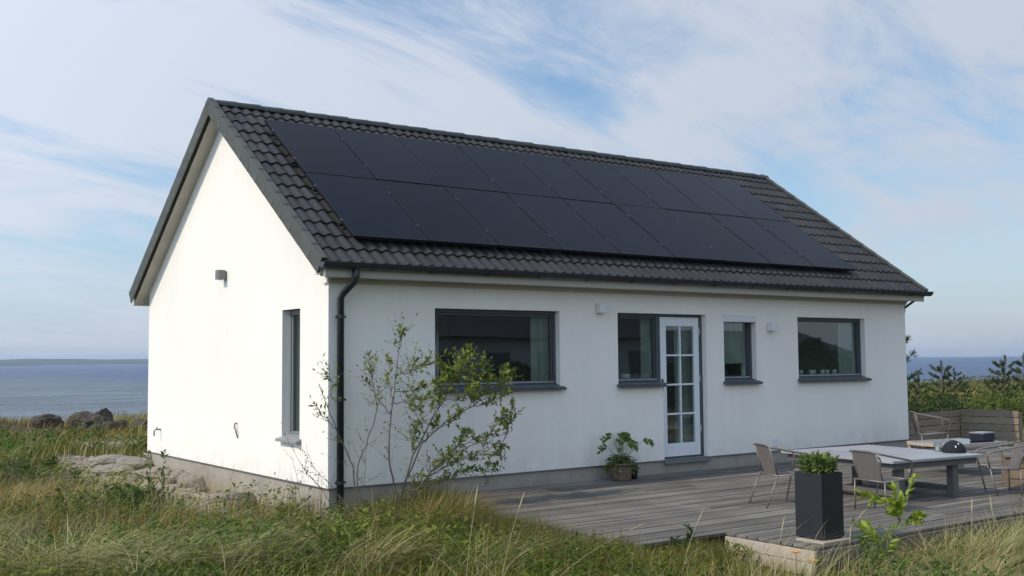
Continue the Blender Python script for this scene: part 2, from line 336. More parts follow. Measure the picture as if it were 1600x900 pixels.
def ground():
    def axis(lo, hi, near0, near1, step):
        a = list(np.arange(near0, near1, step)); v = near1; st = step
        while v < hi: a.append(v); st *= 1.12; v += st
        a.append(hi); v = near0; st = step
        while v > lo: st *= 1.12; v -= st; a.append(max(v, lo))
        return np.array(sorted(set(np.round(a, 3))))
    xs = axis(-2900, 2900, -12, 36, .4); ys = axis(-2900, 2900, -16, 48, .4)
    X, Y = np.meshgrid(xs, ys, indexing='ij'); Z = gz(X, Y)
    v = np.stack([X, Y, Z], -1).reshape(-1, 3); nx, ny = len(xs), len(ys)
    i, j = np.meshgrid(np.arange(nx-1), np.arange(ny-1), indexing='ij'); a = (i*ny+j).ravel()
    q = np.stack([a, a+ny, a+ny+1, a+1], -1)
    s = shore(v[:, 0], v[:, 1]); n1 = .5+.5*np.sin(v[:, 0]*.9+np.sin(v[:, 1]*.7)*2)*np.sin(v[:, 1]*.8)
    c = np.array([.050, .052, .022])[None]*(1-n1[:, None]) + np.array([.085, .070, .038])[None]*n1[:, None]
    sand = sst(-9, -3, s)
    near = np.exp(-((v[:, 0]+.45)/.55)**2)*sst(.2, 1.5, v[:, 1])*(1-sst(7.5, 10, v[:, 1]))      # dry sandy strip along the gable
    sand = np.maximum(sand, .85*near)
    c = c*(1-sand[:, None]) + np.array([.36, .31, .23])[None]*sand[:, None]
    gm = mat('ground_soil', (0, 0, 0), .95, attr=True, noise=[(1.5, .25, (1, 1, 1)), (14, .3, (1, 1, 1))], bump=(20, .6, .03))
    me = np_mesh('ground', v, q, cols=c, m=gm); o = bpy.data.objects.new('ground', me); COL.objects.link(o); tag(o, kind='structure')
ground()
def sea():
    n = 180; rs = np.concatenate([[0], np.geomspace(20, 2600, 60)]); th = np.linspace(0, 2*np.pi, n, endpoint=False)
    v = []; c = []
    for r in rs:
        x = -5.3+r*np.sin(th); y = -10.7+r*np.cos(th); v.append(np.stack([x, y, np.full(n, SEA_Z)], -1))
        s = shore(x, y); t = sst(3, 26, s)[:, None]; side = sst(30, 80, x)[:, None]; far = sst(60, 260, s)[:, None]
        shallow = np.array([.085, .15, .17])*(1-side)+np.array([.09, .24, .27])*side
        deep = (np.array([.085, .120, .140])*(1-far)+np.array([.050, .075, .110])*far)*(1-side) + np.array([.006, .050, .15])*side  # greyer left, bluer right: sheen by view-to-sun angle, put into the water colour
        c.append(shallow*(1-t)+deep*t)
    v = np.concatenate(v); c = np.concatenate(c); q = []
    for k in range(len(rs)-1):
        j = np.arange(n); jn = (j+1) % n; q.append(np.stack([k*n+j, (k+1)*n+j, (k+1)*n+jn, k*n+jn], -1))
    me = np_mesh('sea', v, np.concatenate(q)[:, ::-1], cols=c, m=sea_m); o = bpy.data.objects.new('sea', me); COL.objects.link(o); tag(o, kind='structure')
sea()
def hills(name, dist, depth, h0, h1, hmax, seed):
    rng = np.random.RandomState(seed); n = 90; v = []; th = np.linspace(h0, h1, n)
    prof = sum(a*np.sin(th*f+p) for a, f, p in ((.5, 9, seed), (.3, 23, seed*2), (.12, 61, 1), (.05, 150, 3)))
    prof = (prof-prof.min())/(prof.max()-prof.min()); e = np.minimum(1, np.minimum(th-h0, h1-th)/R(3.5)); hh = hmax*(.35+.65*prof)*e
    for k, (dr, fz) in enumerate(((0, 0), (.12, .45), (.5, 1), (1, 0))):
        r = dist+dr*depth; v.append(np.stack([-5.3+r*np.sin(th), -10.7+r*np.cos(th), SEA_Z-.5+(hh+.5)*fz], -1))
    v = np.concatenate(v); q = []
    for k in range(3):
        j = np.arange(n-1); q.append(np.stack([k*n+j, k*n+j+1, (k+1)*n+j+1, (k+1)*n+j], -1))
    me = np_mesh(name, v, np.concatenate(q), m=hill_m); o = bpy.data.objects.new(name, me); COL.objects.link(o); tag(o, kind='structure')
hills('hills', 1900, 260, R(-14), R(27), 11, 5)
hills('hills', 1500, 160, R(-30), R(12.6), 6, 2)

# ------------------------------------------------------------------ the house
L_, W_, H_ = 10.66, 6.37, 2.247
OV = .221; EY = -.281; EZ = 2.457; RY = W_/2; RZ = 4.901
house = empty('house', (0, 0, 0)); tag(house, 'white plastered house with a dark tiled gable roof covered in solar panels', 'house')
T = .30
def wall_grid(name, us, zs, hole, tofn, m, parent, top=None):
    """flat wall with rectangular holes; tofn(u, z, d) -> point, d = depth inwards"""
    mb = MB()
    def q(a, b, c, d): mb.add([a, b, c, d], [(0, 1, 2, 3)])
    nu, nz = len(us)-1, len(zs)-1
    solid = lambda i, j: 0 <= i < nu and 0 <= j < nz and not hole((us[i]+us[i+1])/2, (zs[j]+zs[j+1])/2)
    for i in range(nu):
        for j in range(nz):
            if not solid(i, j): continue
            u0, u1, z0, z1 = us[i], us[i+1], zs[j], zs[j+1]
            q(tofn(u0, z0, 0), tofn(u1, z0, 0), tofn(u1, z1, 0), tofn(u0, z1, 0)); q(tofn(u1, z0, T), tofn(u0, z0, T), tofn(u0, z1, T), tofn(u1, z1, T))
            if i > 0 and not solid(i-1, j): q(tofn(u0, z0, T), tofn(u0, z0, 0), tofn(u0, z1, 0), tofn(u0, z1, T))
            if i < nu-1 and not solid(i+1, j): q(tofn(u1, z0, 0), tofn(u1, z0, T), tofn(u1, z1, T), tofn(u1, z1, 0))
            if not solid(i, j-1): q(tofn(u0, z0, T), tofn(u1, z0, T), tofn(u1, z0, 0), tofn(u0, z0, 0))
            if not solid(i, j+1) and zs[j+1] < H_: q(tofn(u0, z1, 0), tofn(u1, z1, 0), tofn(u1, z1, T), tofn(u0, z1, T))
    if top: mb.add(*top)
    return mb.build(name, m, parent)
w1 = (1.375, 3.245, 1.05, 2.0); w2 = (4.23, 5.045, 1.05, 2.0); dr = (5.045, 5.90, 0.0, 2.0); w3 = (6.26, 6.945, 1.05, 2.0); w4 = (7.89, 9.555, 1.05, 2.0)
fh = [w1, w2, dr, w3, w4]
inh = lambda hs: (lambda u, z: any(a < u < b and c < z < d for a, b, c, d in hs))
us = sorted({0., L_} | {h[0] for h in fh} | {h[1] for h in fh}); 
wall_grid('wall', us, [0., 1.05, 2.0, 2.36], inh(fh), lambda u, z, d: (u, d, z), plaster, house)
gh = [(.735, 1.235, .5, 2.0)]
zsl = lambda y: EZ + (y-EY)*(RZ-EZ)/(RY-EY) - .16      # underside of the roof
def gable(x, dirx, holes):
    pts = [(0, 2.0), (W_, 2.0), (W_, zsl(0)), (RY, zsl(RY)), (0, zsl(0))]
    fn = lambda u, z, d: (x+dirx*d, T+u, z)
    wg = wall_grid('wall', sorted({0, W_-2*T} | {h[0]-T for h in holes} | {h[1]-T for h in holes}), sorted({0., 2.0} | {h[2] for h in holes}),
              inh([(a-T, b-T, c, d) for a, b, c, d in holes]), fn, plaster, house)
    mb = MB()
    ps = [(x, y, z) for y, z in pts] + [(x+dirx*T, y, z) for y, z in pts]
    mb.add(ps, [(0, 1, 2, 3, 4), (9, 8, 7, 6, 5)])
    # corner returns
    mb.add([(x, 0, 0), (x, T, 0), (x, T, 2.0), (x, 0, 2.0)], [(0, 1, 2, 3)]); mb.add([(x, W_-T, 0), (x, W_, 0), (x, W_, 2.0), (x, W_-T, 2.0)], [(0, 1, 2, 3)])
    me2 = mb.mesh('tmp', plaster); bm = bmesh.new(); bm.from_mesh(wg.data); bm.from_mesh(me2); bmesh.ops.remove_doubles(bm, verts=bm.verts, dist=1e-4)
    bmesh.ops.recalc_face_normals(bm, faces=bm.faces); bm.to_mesh(wg.data); bm.free(); bpy.data.meshes.remove(me2)
gable(0, 1, gh); gable(L_, -1, [])
bh = [(3.0, 5.2, .9, 2.0), (8.2, 9.4, .9, 2.0)]
wall_grid('wall', sorted({0., L_} | {h[0] for h in bh} | {h[1] for h in bh}), [0., .9, 2.0, 2.36], inh(bh), lambda u, z, d: (u, W_-d, z), plaster, house)
pl = MB(); pl.box(.02, L_-.02, .02, W_-.02, -.9, -.003); pl.build('plinth', concrete, house)
MB().box(-.004, L_+.004, -.004, .015, -.012, .0).box(-.004, .015, .015, W_+.004, -.012, .0).build('drip_edge', grey_m, house)
# interior: floor, ceiling, one cross wall (open doorway), sideboard
MB().box(T, L_-T, T, W_-T, .0, .03).build('room_floor', mat('oak_floor', (.16, .11, .07), .5), house)
MB().box(T, L_-T, T, W_-T, 2.25, 2.30).build('ceiling', room_m, house)
MB().box(T, 3.0, 3.6, 3.7, .03, 2.25).box(3.9, 9.0, 3.6, 3.7, .03, 2.25).box(6.05, 6.13, T, 3.6, .03, 2.25).box(7.35, 7.43, T, 3.6, .03, 2.25).build('partition', room_m, house)

# roof planes
SLP = math.atan2(RZ-EZ, RY-EY); SLEN = math.hypot(RZ-EZ, RY-EY)
rd = Vector((0, math.cos(SLP), math.sin(SLP))); rn = Vector((0, -math.sin(SLP), math.cos(SLP)))
def slope_matrix(side):   # local x along eave, y up slope, z normal ; origin at the eave line x=0
    if side > 0: m = Matrix(((1, 0, 0), tuple(rd), tuple(rn))).transposed().to_4x4(); m.translation = Vector((0, EY, EZ)); return m
    m = Matrix(((-1, 0, 0), (0, -rd.y, rd.z), (0, -rn.y, rn.z))).transposed().to_4x4(); m.translation = Vector((L_, W_-EY, EZ)); return m
roof = MB()
for y0, y1 in ((EY+.03, RY), (W_-EY-.03, RY)):
    z0 = EZ + abs(y0-(EY if y0 < RY else W_-EY))*math.tan(SLP); a = .045; b = .14
    x0, x1 = -OV+.05, L_+OV-.05
    P = [(x0, y0, z0-a-b), (x1, y0, z0-a-b), (x1, y1, RZ-a-b), (x0, y1, RZ-a-b), (x0, y0, z0-a), (x1, y0, z0-a), (x1, y1, RZ-a), (x0, y1, RZ-a)]
    roof.hexa(P)
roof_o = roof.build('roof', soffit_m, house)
# dark underlay on top of the boards
und = MB()
for y0 in (EY+.03, W_-EY-.03):
    z0 = EZ+.03*math.tan(SLP); x0, x1 = -OV+.05, L_+OV-.05
    und.add([(x0, y0, z0-.035), (x1, y0, z0-.035), (x1, RY, RZ-.035), (x0, RY, RZ-.035)], [(0, 1, 2, 3)])
und.build('underlay', under_m, roof_o)
# soffit board joints at the gable overhang: each board a thin proud strip
NR = 14; G = SLEN/NR; TW = .30
def tile_mesh():
    mb = MB(); nx = 14; Lt = G+.045; th = .020
    xs = [i*TW/nx for i in range(nx+1)]
    prof = lambda x: .0145*math.cos(2*math.pi*x/(TW/2))
    v = []
    for k, (y, lift) in enumerate(((0, .026), (Lt, .002))):
        for x in xs: v.append((x, y, prof(x)-.012+lift))
    for x in xs: v.append((x, 0.002, prof(x)-.012+.026-th))
    n = nx+1; f = []
    for i in range(nx): f.append((i, i+1, n+i+1, n+i)); f.append((2*n+i, 2*n+i+1, i+1, i))
    me = bpy.data.meshes.new('tile'); me.from_pydata(v, [], f); me.update(); me.materials.append(tile_m)
    me.polygons.foreach_set('use_smooth', [True]*len(me.polygons))
    bm = bmesh.new(); bm.from_mesh(me)
    for e in bm.edges:
        if e.calc_length() > 0 and all(abs(vv.co.y) < .003 for vv in e.verts): e.smooth = False
    bm.to_mesh(me); bm.free()
    return me
TM = tile_mesh(); FM = slope_matrix(1); BM_ = slope_matrix(-1)
NCOL = int(round((L_+2*OV-.08)/TW)); CW = (L_+2*OV-.08)/NCOL; sx = CW/TW
PX0, PP, SB, SM, ST_ = .334, 1.01, .4605, 2.047, 3.5978
rng = random.Random(4)
hidden = []
for r in range(NR):
    for c in range(NCOL):
        x = -OV+.04+c*CW; y = r*G
        mw = FM @ Matrix.Translation((x, y, rng.uniform(-.002, .002))) @ Matrix.Rotation(rng.uniform(-.004, .004), 4, 'Z') @ Matrix.Scale(sx, 4, (1, 0, 0))
        if PX0+.35 < x and x+CW < PX0+9*PP-.35 and y > SB+.30 and y+G < ST_-.05: hidden.append(mw)
        else: inst('tile', TM, roof_o, mw)
tv = np.array([v.co[:] for v in TM.vertices]); tf = [tuple(p.vertices) for p in TM.polygons]
def joined_tiles(mws):
    mb = MB()
    for mw in mws: mb.add([tuple(mw @ Vector(v)) for v in tv], tf)
    o = mb.build('tiles', tile_m, roof_o, smooth=False); tag(o, kind='stuff')
joined_tiles(hidden)
joined_tiles([BM_ @ Matrix.Translation((-OV+.04+c*CW, r*G, 0)) @ Matrix.Scale(sx, 4, (1, 0, 0)) for r in range(NR) for c in range(NCOL)])
# verge tiles: one per course, an L section that steps at each joint
def verge_mesh():
    mb = MB(); ln = G+.03
    a = [(0, 0, .050), (.075, 0, .050), (.075, 0, .030), (.018, 0, .030), (.018, 0, -.150), (0, 0, -.150)]
    b = [(x, ln, z-.007) for x, _, z in a]; b[4] = (.018, ln, -.150); b[5] = (0.004, ln, -.150)
    v = a+b; f = [(i, (i+1) % 6, 6+(i+1) % 6, 6+i) for i in range(6)] + [(5, 4, 3, 2, 1, 0), (6, 7, 8, 9, 10, 11)]
    mb.add(v, f); me = mb.mesh('verge_tile', verge_m); bm = bmesh.new(); bm.from_mesh(me); bmesh.ops.recalc_face_normals(bm, faces=bm.faces); bm.to_mesh(me); bm.free(); return me
VM = verge_mesh()
for r in range(NR):
    for S_ in (FM, BM_):
        inst('verge_tile', VM, roof_o, S_ @ Matrix.Translation((-OV-.012, r*G-.0, 0)))
        inst('verge_tile', VM, roof_o, S_ @ Matrix.Translation((L_+OV+.012, r*G, 0)) @ Matrix.Scale(-1, 4, (1, 0, 0)))
# ridge caps
def ridge_mesh():
    mb = MB(); n = 8; ln = .385; v = []
    for y_, rr in ((0, .100), (ln*.5, .108), (ln, .117)):
        for k in range(n+1):
            a = math.pi*(k/n); 
            cx = math.cos(a); sz = math.sin(a); v.append((y_, cx*rr*1.05, (1-(1-sz)**1.15)*rr*.78-.052))
    f = []
    for j in range(2):
        for k in range(n): a = j*(n+1)+k; f.append((a, a+n+1, a+n+2, a+1))
    f.append(tuple(range(n+1))); f.append(tuple(2*(n+1)+k for k in reversed(range(n+1))))
    mb.add(v, f); return mb.mesh('ridge_tile', ridge_m, False)
RM = ridge_mesh(); NC = 33; cs = (L_+2*OV)/NC
for k in range(NC):
    inst('ridge_tile', RM, roof_o, Matrix.Translation((-OV-.015+k*cs+cs*1.0 if False else -OV-.015+k*cs, RY, RZ+.004*(k % 2))) @ Matrix.Rotation(.006, 4, 'Y'))
# far-end closing of last cap
MB().add([(L_+OV+.02, RY-.11, RZ-.06), (L_+OV+.02, RY+.11, RZ-.06), (L_+OV+.02, RY+.05, RZ+.03), (L_+OV+.02, RY-.05, RZ+.03)], [(0, 1, 2, 3)]).build('ridge_end', ridge_m, roof_o)
# soffit boards under the gable overhang
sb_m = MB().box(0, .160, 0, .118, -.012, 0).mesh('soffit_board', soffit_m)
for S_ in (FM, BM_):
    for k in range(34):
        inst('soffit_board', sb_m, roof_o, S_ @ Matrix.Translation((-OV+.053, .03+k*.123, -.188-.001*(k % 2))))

# eaves: soffit, frieze, fascia, gutter
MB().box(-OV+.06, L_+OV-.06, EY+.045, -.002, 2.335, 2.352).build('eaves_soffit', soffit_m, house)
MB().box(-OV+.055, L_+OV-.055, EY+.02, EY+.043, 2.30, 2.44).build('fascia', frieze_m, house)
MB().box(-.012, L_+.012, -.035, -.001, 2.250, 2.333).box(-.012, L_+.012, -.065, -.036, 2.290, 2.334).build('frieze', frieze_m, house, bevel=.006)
MB().box(-.03, -.002, -.036, .10, 2.25, 2.44).build('corner_board', plaster, house)
g = MB(); gy, gzc, gr = EY-.045, EZ-.008, .066; n = 10; v = []
for x in (-OV-.02, L_+OV+.02):
    for rr in (gr, gr-.004):
        for k in range(n+1):
            a = math.pi+math.pi*k/n; v.append((x, gy+rr*math.cos(a), gzc+rr*math.sin(a)))
m1 = n+1; f = []
for k in range(n):
    f.append((k, k+1, 2*m1+k+1, 2*m1+k)); f.append((m1+k+1, m1+k, 3*m1+k, 3*m1+k+1))
f.append((0, 2*m1, 3*m1, m1)); f.append((n, m1+n, 3*m1+n, 2*m1+n))
f.append(tuple(range(m1))); f.append(tuple(2*m1+k for k in reversed(range(m1))))
g.add(v, f); g.tube([(-OV-.02, gy-gr, gzc), (L_+OV+.02, gy-gr, gzc)], .008, 6)
gut = g.build('gutter', gutter_m, house, smooth=False)
brk = MB().tube([(0, gy+gr*math.cos(math.pi+math.pi*k/8)*1.06, gzc+gr*1.06*math.sin(math.pi+math.pi*k/8)) for k in range(9)], .006, 4).mesh('gutter_bracket', gutter_m)
for k in range(14): inst('gutter_bracket', brk, gut, loc=(.35+k*.77, 0, 0))
dp = MB().tube([(.17, gy, gzc-.05), (.17, gy, 2.30), (.165, gy+.02, 2.26), (.12, -.14, 2.14), (.105, -.085, 2.08), (.105, -.085, -.42)], .040, 12)
dpo = dp.build('downpipe', gutter_m, house, smooth=True)
cl = MB().lathe([(.046, 0), (.046, .03)], 12).box(-.01, .01, .04, .09, 0, .03).box(-.062, .062, -.012, .012, .004, .026).mesh('pipe_clamp', gutter_m)
for z in (1.86, .95, .05): inst('pipe_clamp', cl, dpo, loc=(.105, -.085, z))
MB().box(L_+.004, L_+.05, .02, .10, 2.12, 2.26).bar((L_+.03, .02, 2.2), (L_+.03, -.20, 2.33), .03, .03).build('eaves_bracket', gutter_m, house)

# windows
def window(loc, w, h, rz, fm, sm, rec=.085, fr=.042, sill_ext=.05, sill_th=.030, bead=True, glass=glass_m, extra=0, sash=True):
    f = MB(); y0, y1 = rec, rec+.075
    f.box(0, fr, y0, y1, 0, h).box(w-fr, w, y0, y1, 0, h).box(fr, w-fr, y0, y1, h-fr, h).box(fr, w-fr, y0, y1, 0, fr)
    o = f.build('window', fm, house, bevel=.003, loc=loc, rz=rz); tag(o)
    s = .022
    if sash:
        a = fr+.004; MB().box(a, a+s, y0+.018, y1-.006, a, h-a).box(w-a-s, w-a, y0+.018, y1-.006, a, h-a).box(a+s, w-a-s, y0+.018, y1-.006, h-a-s, h-a).box(a+s, w-a-s, y0+.018, y1-.006, a, a+s).build('sash', fm, o, bevel=.002)
    e = fr+.004+(s if sash else 0)
    MB().box(e, w-e, y0+.040, y0+.046, e, h-e).build('pane', glass, o)
    if bead: MB().box(fr+.002, w-fr-.002, y0-.006, y0+.017, fr+.001, fr+.016).build('glazing_bead', alu_m, o)
    sm_ = MB(); x0, x1 = -.03, w+sill_ext
    sm_.hexa([(x0, -.07, -sill_th-.022), (x1, -.07, -sill_th-.022), (x1, -.003, -sill_th), (x0, -.003, -sill_th), (x0, -.07, -.022), (x1, -.07, -.022), (x1, -.003, -.002), (x0, -.003, -.002)])
    sm_.hexa([(.002, -.003, .001), (w-.002, -.003, .001), (w-.002, rec, .001), (.002, rec, .001), (.002, -.003, .004), (w-.002, -.003, .004), (w-.002, rec, .03), (.002, rec, .03)])
    sm_.build('sill', sm, o)
    return o
def at_front(h): return (h[0], 0, h[2])
window(at_front(w1), w1[1]-w1[0], .95, 0, frame_m, sill_m)
o2 = window(at_front(w2), w2[1]-w2[0], .95, 0, frame_m, sill_m, sill_ext=-.002)
o3 = window(at_front(w3), w3[1]-w3[0], .95, 0, frame_m, sill_m)
MB().box(.0+.002, w3[1]-w3[0]-.002, -.012, .08, .855, .948).build('blind_box', white_m, o3, bevel=.004)
window(at_front(w4), w4[1]-w4[0], .95, 0, frame_m, sill_m)
window((0, 1.235, .5), .5, 1.5, R(-90), frame_lt, sill_lt, rec=.09, fr=.035)
for h in bh: window((h[1], W_, h[2]), h[1]-h[0], 1.1, R(180), frame_m, sill_m)
MB().box(w1[0]+.003, w1[1]-.003, .162, .36, 1.052, 1.105).box(w2[0]+.003, w2[1]-.003, .162, .36, 1.052, 1.105).box(w3[0]+.003, w3[1]-.003, .162, .36, 1.052, 1.105).box(w4[0]+.003, w4[1]-.003, .162, .36, 1.052, 1.105).build('inner_sills', white_m, house)
# glazed door
dw = .855
d = MB().box(0, .035, .085, .17, 0, 2.0).box(dw-.055, dw, .085, .17, 0, 2.0).box(.035, dw-.055, .085, .17, 1.965, 2.0).box(0.035, dw-.055, .085, .17, .0, .02)
df = d.build('door_frame', frame_m, house, bevel=.003, loc=(5.045, 0, 0))
lx0, lx1, lz0, lz1 = .04, dw-.06, .025, 1.96
gx0, gx1, gz0_, gz1_ = lx0+.115, lx1-.10, .205, lz1-.125
lf = MB().box(lx0, gx0, .09, .135, lz0, lz1).box(gx1, lx1, .09, .135, lz0, lz1).box(gx0, gx1, .09, .135, lz0, gz0_).box(gx0, gx1, .09, .135, gz1_, lz1)
door = lf.build('door', door_m, house, bevel=.004, loc=(5.045, 0, 0))
cxm = (gx0+gx1)/2; cell = (gz1_-gz0_)/4
mu = MB().box(cxm-.012, cxm+.012, .088, .137, gz0_, gz1_)
for k in (1, 2, 3): mu.box(gx0, cxm-.0125, .088, .137, gz0_+k*cell-.012, gz0_+k*cell+.012).box(cxm+.0125, gx1, .088, .137, gz0_+k*cell-.012, gz0_+k*cell+.012)
mu.build('glazing_bars', door_m, door)
for i in range(2):
    for k in range(4):
        xa = gx0 if i == 0 else cxm+.0125; xb = cxm-.0125 if i == 0 else gx1
        MB().box(xa, xb, .11, .115, gz0_+k*cell+(.0125 if k else 0), gz0_+(k+1)*cell-(.0125 if k < 3 else 0)).build('pane', glass_m, door)
MB().box(.055, .085, .080, .089, .93, 1.10).tube([(.07, .085, 1.04), (.07, .045, 1.04), (.085, .035, 1.04), (.17, .035, 1.04)], .009, 8).lathe([(.014, 0), (.014, .012)], 10, (.07, .078, .96)).build('door_handle', dark_m, door)
for z in (.35, 1.05, 1.72): MB().lathe([(.009, 0), (.009, .09)], 8, (lx1+.006, .085, z)).build('hinge', alu_m, door)
MB().box(5.03, 5.91, -.045, -.006, -.055, -.016).build('door_step', mat('step_grey', (.16, .175, .175), .7, noise=(6, .1, (1, 1, 1))), house, bevel=.005)

# wall fittings
def wall_lamp(loc, rz, m, w=.11, h=.125, d=.085):
    o = MB().box(-w/2+.02, w/2-.02, -.02, -.001, -h/2+.01, h/2-.01).build('wall_lamp', m, house, loc=loc, rz=rz)
    MB().box(-w/2, w/2, -.02-d, -.021, -h/2, h/2).build('lamp_shade', m, o, bevel=.004)
    MB().lathe([(.03, 0), (.03, .012)], 12, (0, -.02-d/2, -h/2-.010)).build('lens', jar_m, o)
    return o
wall_lamp((3.90, 0, 2.05), 0, white_m); wall_lamp((7.245, 0, 1.845), 0, white_m)
wall_lamp((0, 3.10, 2.55), R(-90), grey_m, .12, .125, .10)
MB().box(-.03, .03, -.03, -.001, -.06, .06).box(-.02, .04, -.045, -.03, -.06, -.045).build('wall_socket', white_m, house, loc=(7.29, 0, .12), bevel=.004)
tp = MB().tube([(0, -.0, 0), (0, -.08, 0), (0, -.10, -.02), (0, -.10, -.10)], .012, 8).tube([(-.03, -.06, .03), (.03, -.06, .03)], .007, 6).tube([(0, -.06, 0), (0, -.06, .03)], .008, 6)
tp.build('garden_tap', grey_m, house, loc=(0, 5.72, .37), rz=R(-90))
MB().tube([(0, -.0, .09), (-.01, -.03, .08), (0, -.04, .03), (.02, -.03, 0), (.03, -.02, -.06), (.03, -.005, -.1)], .010, 6).build('cable_outlet', grey_m, house, loc=(0, 2.63, .51), rz=R(-90))
MB().tube([(-.05, 6.25, -.02), (-.06, 6.25, -.2), (-.16, 6.28, -.33), (-.25, 6.3, -.40)], .045, 10).build('drain_spout', concrete, house, smooth=True)

# solar panels
PH = {0: (SB, SM-.014), 1: (SM+.014, ST_)}
def panel_mesh(h):
    w = PP-.020; mb = MB(); return MB().box(.010, w-.010, .010, h-.010, .030, .0365).mesh('solar_glass', panel_m), \
        MB().box(0, w, 0, .010, 0, .038).box(0, w, h-.010, h, 0, .038).box(0, .010, .010, h-.010, 0, .038).box(w-.010, w, .010, h-.010, 0, .038).box(.01, w-.01, .01, h-.01, .001, .006).mesh('panel_frame', pframe_m)
clamp_me = MB().box(-.010, .018, -.018, .018, .034, .043).mesh('clamp', mat('clamp_steel', (.10, .11, .12), .4, .6))
for row in (0, 1):
    y0, y1 = PH[row]; gm_, fm_ = panel_mesh(y1-y0)
    for k in range(9):
        mw = FM @ Matrix.Translation((PX0+k*PP, y0, .062+rng.uniform(-.0015, .0015))) @ Matrix.Rotation(rng.uniform(-.0022, .0022), 4, 'X') @ Matrix.Rotation(rng.uniform(-.0022, .0022), 4, 'Y')
        p = inst('solar_panel', gm_, house, mw)
        inst('panel_frame', fm_, p)
        for yy in (.36, y1-y0-.36):
            inst('clamp', clamp_me, p, loc=((PP-.012 if k < 8 else PP-.02), yy, 0))
            if k == 0: inst('clamp', clamp_me, p, loc=(-.012, yy, 0))
rail = MB().box(0, 9*PP+.04, 0, .04, .0, .035).mesh('mounting_rail', dark_m)
for yy in (SB+.36, SM-.37, SM+.37, ST_-.36): inst('mounting_rail', rail, house, FM @ Matrix.Translation((PX0-.03, yy-.02, .025)))

# things behind the windows
def curtain(x0, x1, z0, z1, y, label):
    n = 60; v = []; mb = MB()
    for i in range(n+1):
        x = x0+(x1-x0)*i/n; yy = y+.014*math.sin(i*1.5)
        v += [(x, yy, z0), (x, yy, z1)]
    mb.add(v, [(2*i, 2*i+2, 2*i+3, 2*i+1) for i in range(n)]); o = mb.build('curtain', curtain_m, None, smooth=True); tag(o, label, 'curtain'); return o
curtain(2.93, 3.235, 1.11, 1.99, .20, 'pale curtain at the right side of the wide left window')
curtain(1.385, 1.50, 1.11, 1.99, .20, 'narrow pale curtain at the left side of the wide left window')
curtain(9.12, 9.545, 1.11, 1.99, .20, 'pale curtain hanging in the window nearest the deck table')
curtain(4.83, 5.035, 1.11, 1.99, .21, 'narrow pale curtain between the kitchen window and the glazed door')
curtain(6.30, 6.935, 1.30, 1.99, .22, 'grey blind half drawn behind the small narrow window')
curtain(5.50, 5.86, .04, 1.96, .24, 'grey green curtain behind the right panes of the glazed door')
def cup(x, z, r, h, label, name='cup', prof=None, m=cup_m, cat='cup', group=None, y=.225):
    prof = prof or [(r*.7, 0), (r, h*.5), (r*.9, h), (r*.8, h), (r*.7, h*.2)]
    o = MB().lathe(prof, 14, cap1=False).build(name, m, None, smooth=True, loc=(x, y, z)); tag(o, label, cat, group)
for i, x in enumerate((8.22, 8.46, 8.52, 8.74, 8.86, 9.04)):
    cup(x, 1.107, .035, .075, ('small pale pot on the right window sill, ' + ('leftmost of the six', 'second of the six from the left', 'third of the six from the left', 'fourth of the six from the left', 'fifth of the six from the left', 'rightmost of the six')[i]), 'pot', cat='pot', group='small pots on the window sill')
cup(4.32, 1.107, .045, .06, 'white bowl on the sill behind the window left of the door, left one', 'bowl', cat='bowl', group='bowls in the kitchen window')
cup(4.56, 1.107, .065, .07, 'white bowl on the sill behind the window left of the door, bigger right one', 'bowl', cat='bowl', group='bowls in the kitchen window')
cup(6.50, 1.107, .05, .16, 'dark bottle standing in the small narrow window', 'bottle', [(.045, 0), (.05, .02), (.05, .09), (.03, .11), (.014, .13), (.014, .18)], dark_m, 'bottle')
sd = MB().box(0, 1.6, 0, .45, .1, .8).box(.05, .1, .05, .1, 0, .1).box(1.5, 1.55, .05, .1, 0, .1).build('sideboard', roomd_m, None, loc=(1.3, 3.1, .03)); tag(sd, 'dark sideboard inside the room behind the wide window', 'sideboard')
tb = MB().box(0, 1.1, 0, .7, .70, .74)
for a in (.04, 1.0):
    for b in (.04, .6): tb.box(a, a+.06, b, b+.06, 0, .70)
tag(tb.build('dining_table', roomd_m, None, loc=(4.0, 1.2, .03)), 'dark dining table inside behind the kitchen window', 'table')

# ------------------------------------------------------------------ deck
DZ = -.18
deck = MB()
for y in np.arange(-4.8, -.1, .55):
    deck.box(1.0 if y > -3.9 else 2.06, 13.0, y-.025, y+.025, DZ-.17, DZ-.031)
deck = deck.build('deck', mat('deck_joists', (.08, .07, .055), .9)); tag(deck, kind='structure')
rng = random.Random(11); pitch = .1265; y = -.02; k = 0; meshes = {}
while y-.118 > -4.97:
    x0 = 1.0 if y-.118 > -3.96 else 2.0
    x0 += rng.uniform(-.012, .012); xs_ = [x0]; cut = rng.choice([3.2, 4.4, 5.6])+rng.uniform(-.3, .3)
    while cut < 12.4: xs_.append(cut); cut += 3.6
    xs_.append(13.05)
    for a, b in zip(xs_[:-1], xs_[1:]):
        MB().box(0, b-a-.004, -.115, 0, -.028, 0).build('plank', plank_m, deck, bevel=.003, loc=(a, y, DZ+rng.uniform(-.004, .002)))
    y -= pitch; k += 1
YF = y+pitch-.118
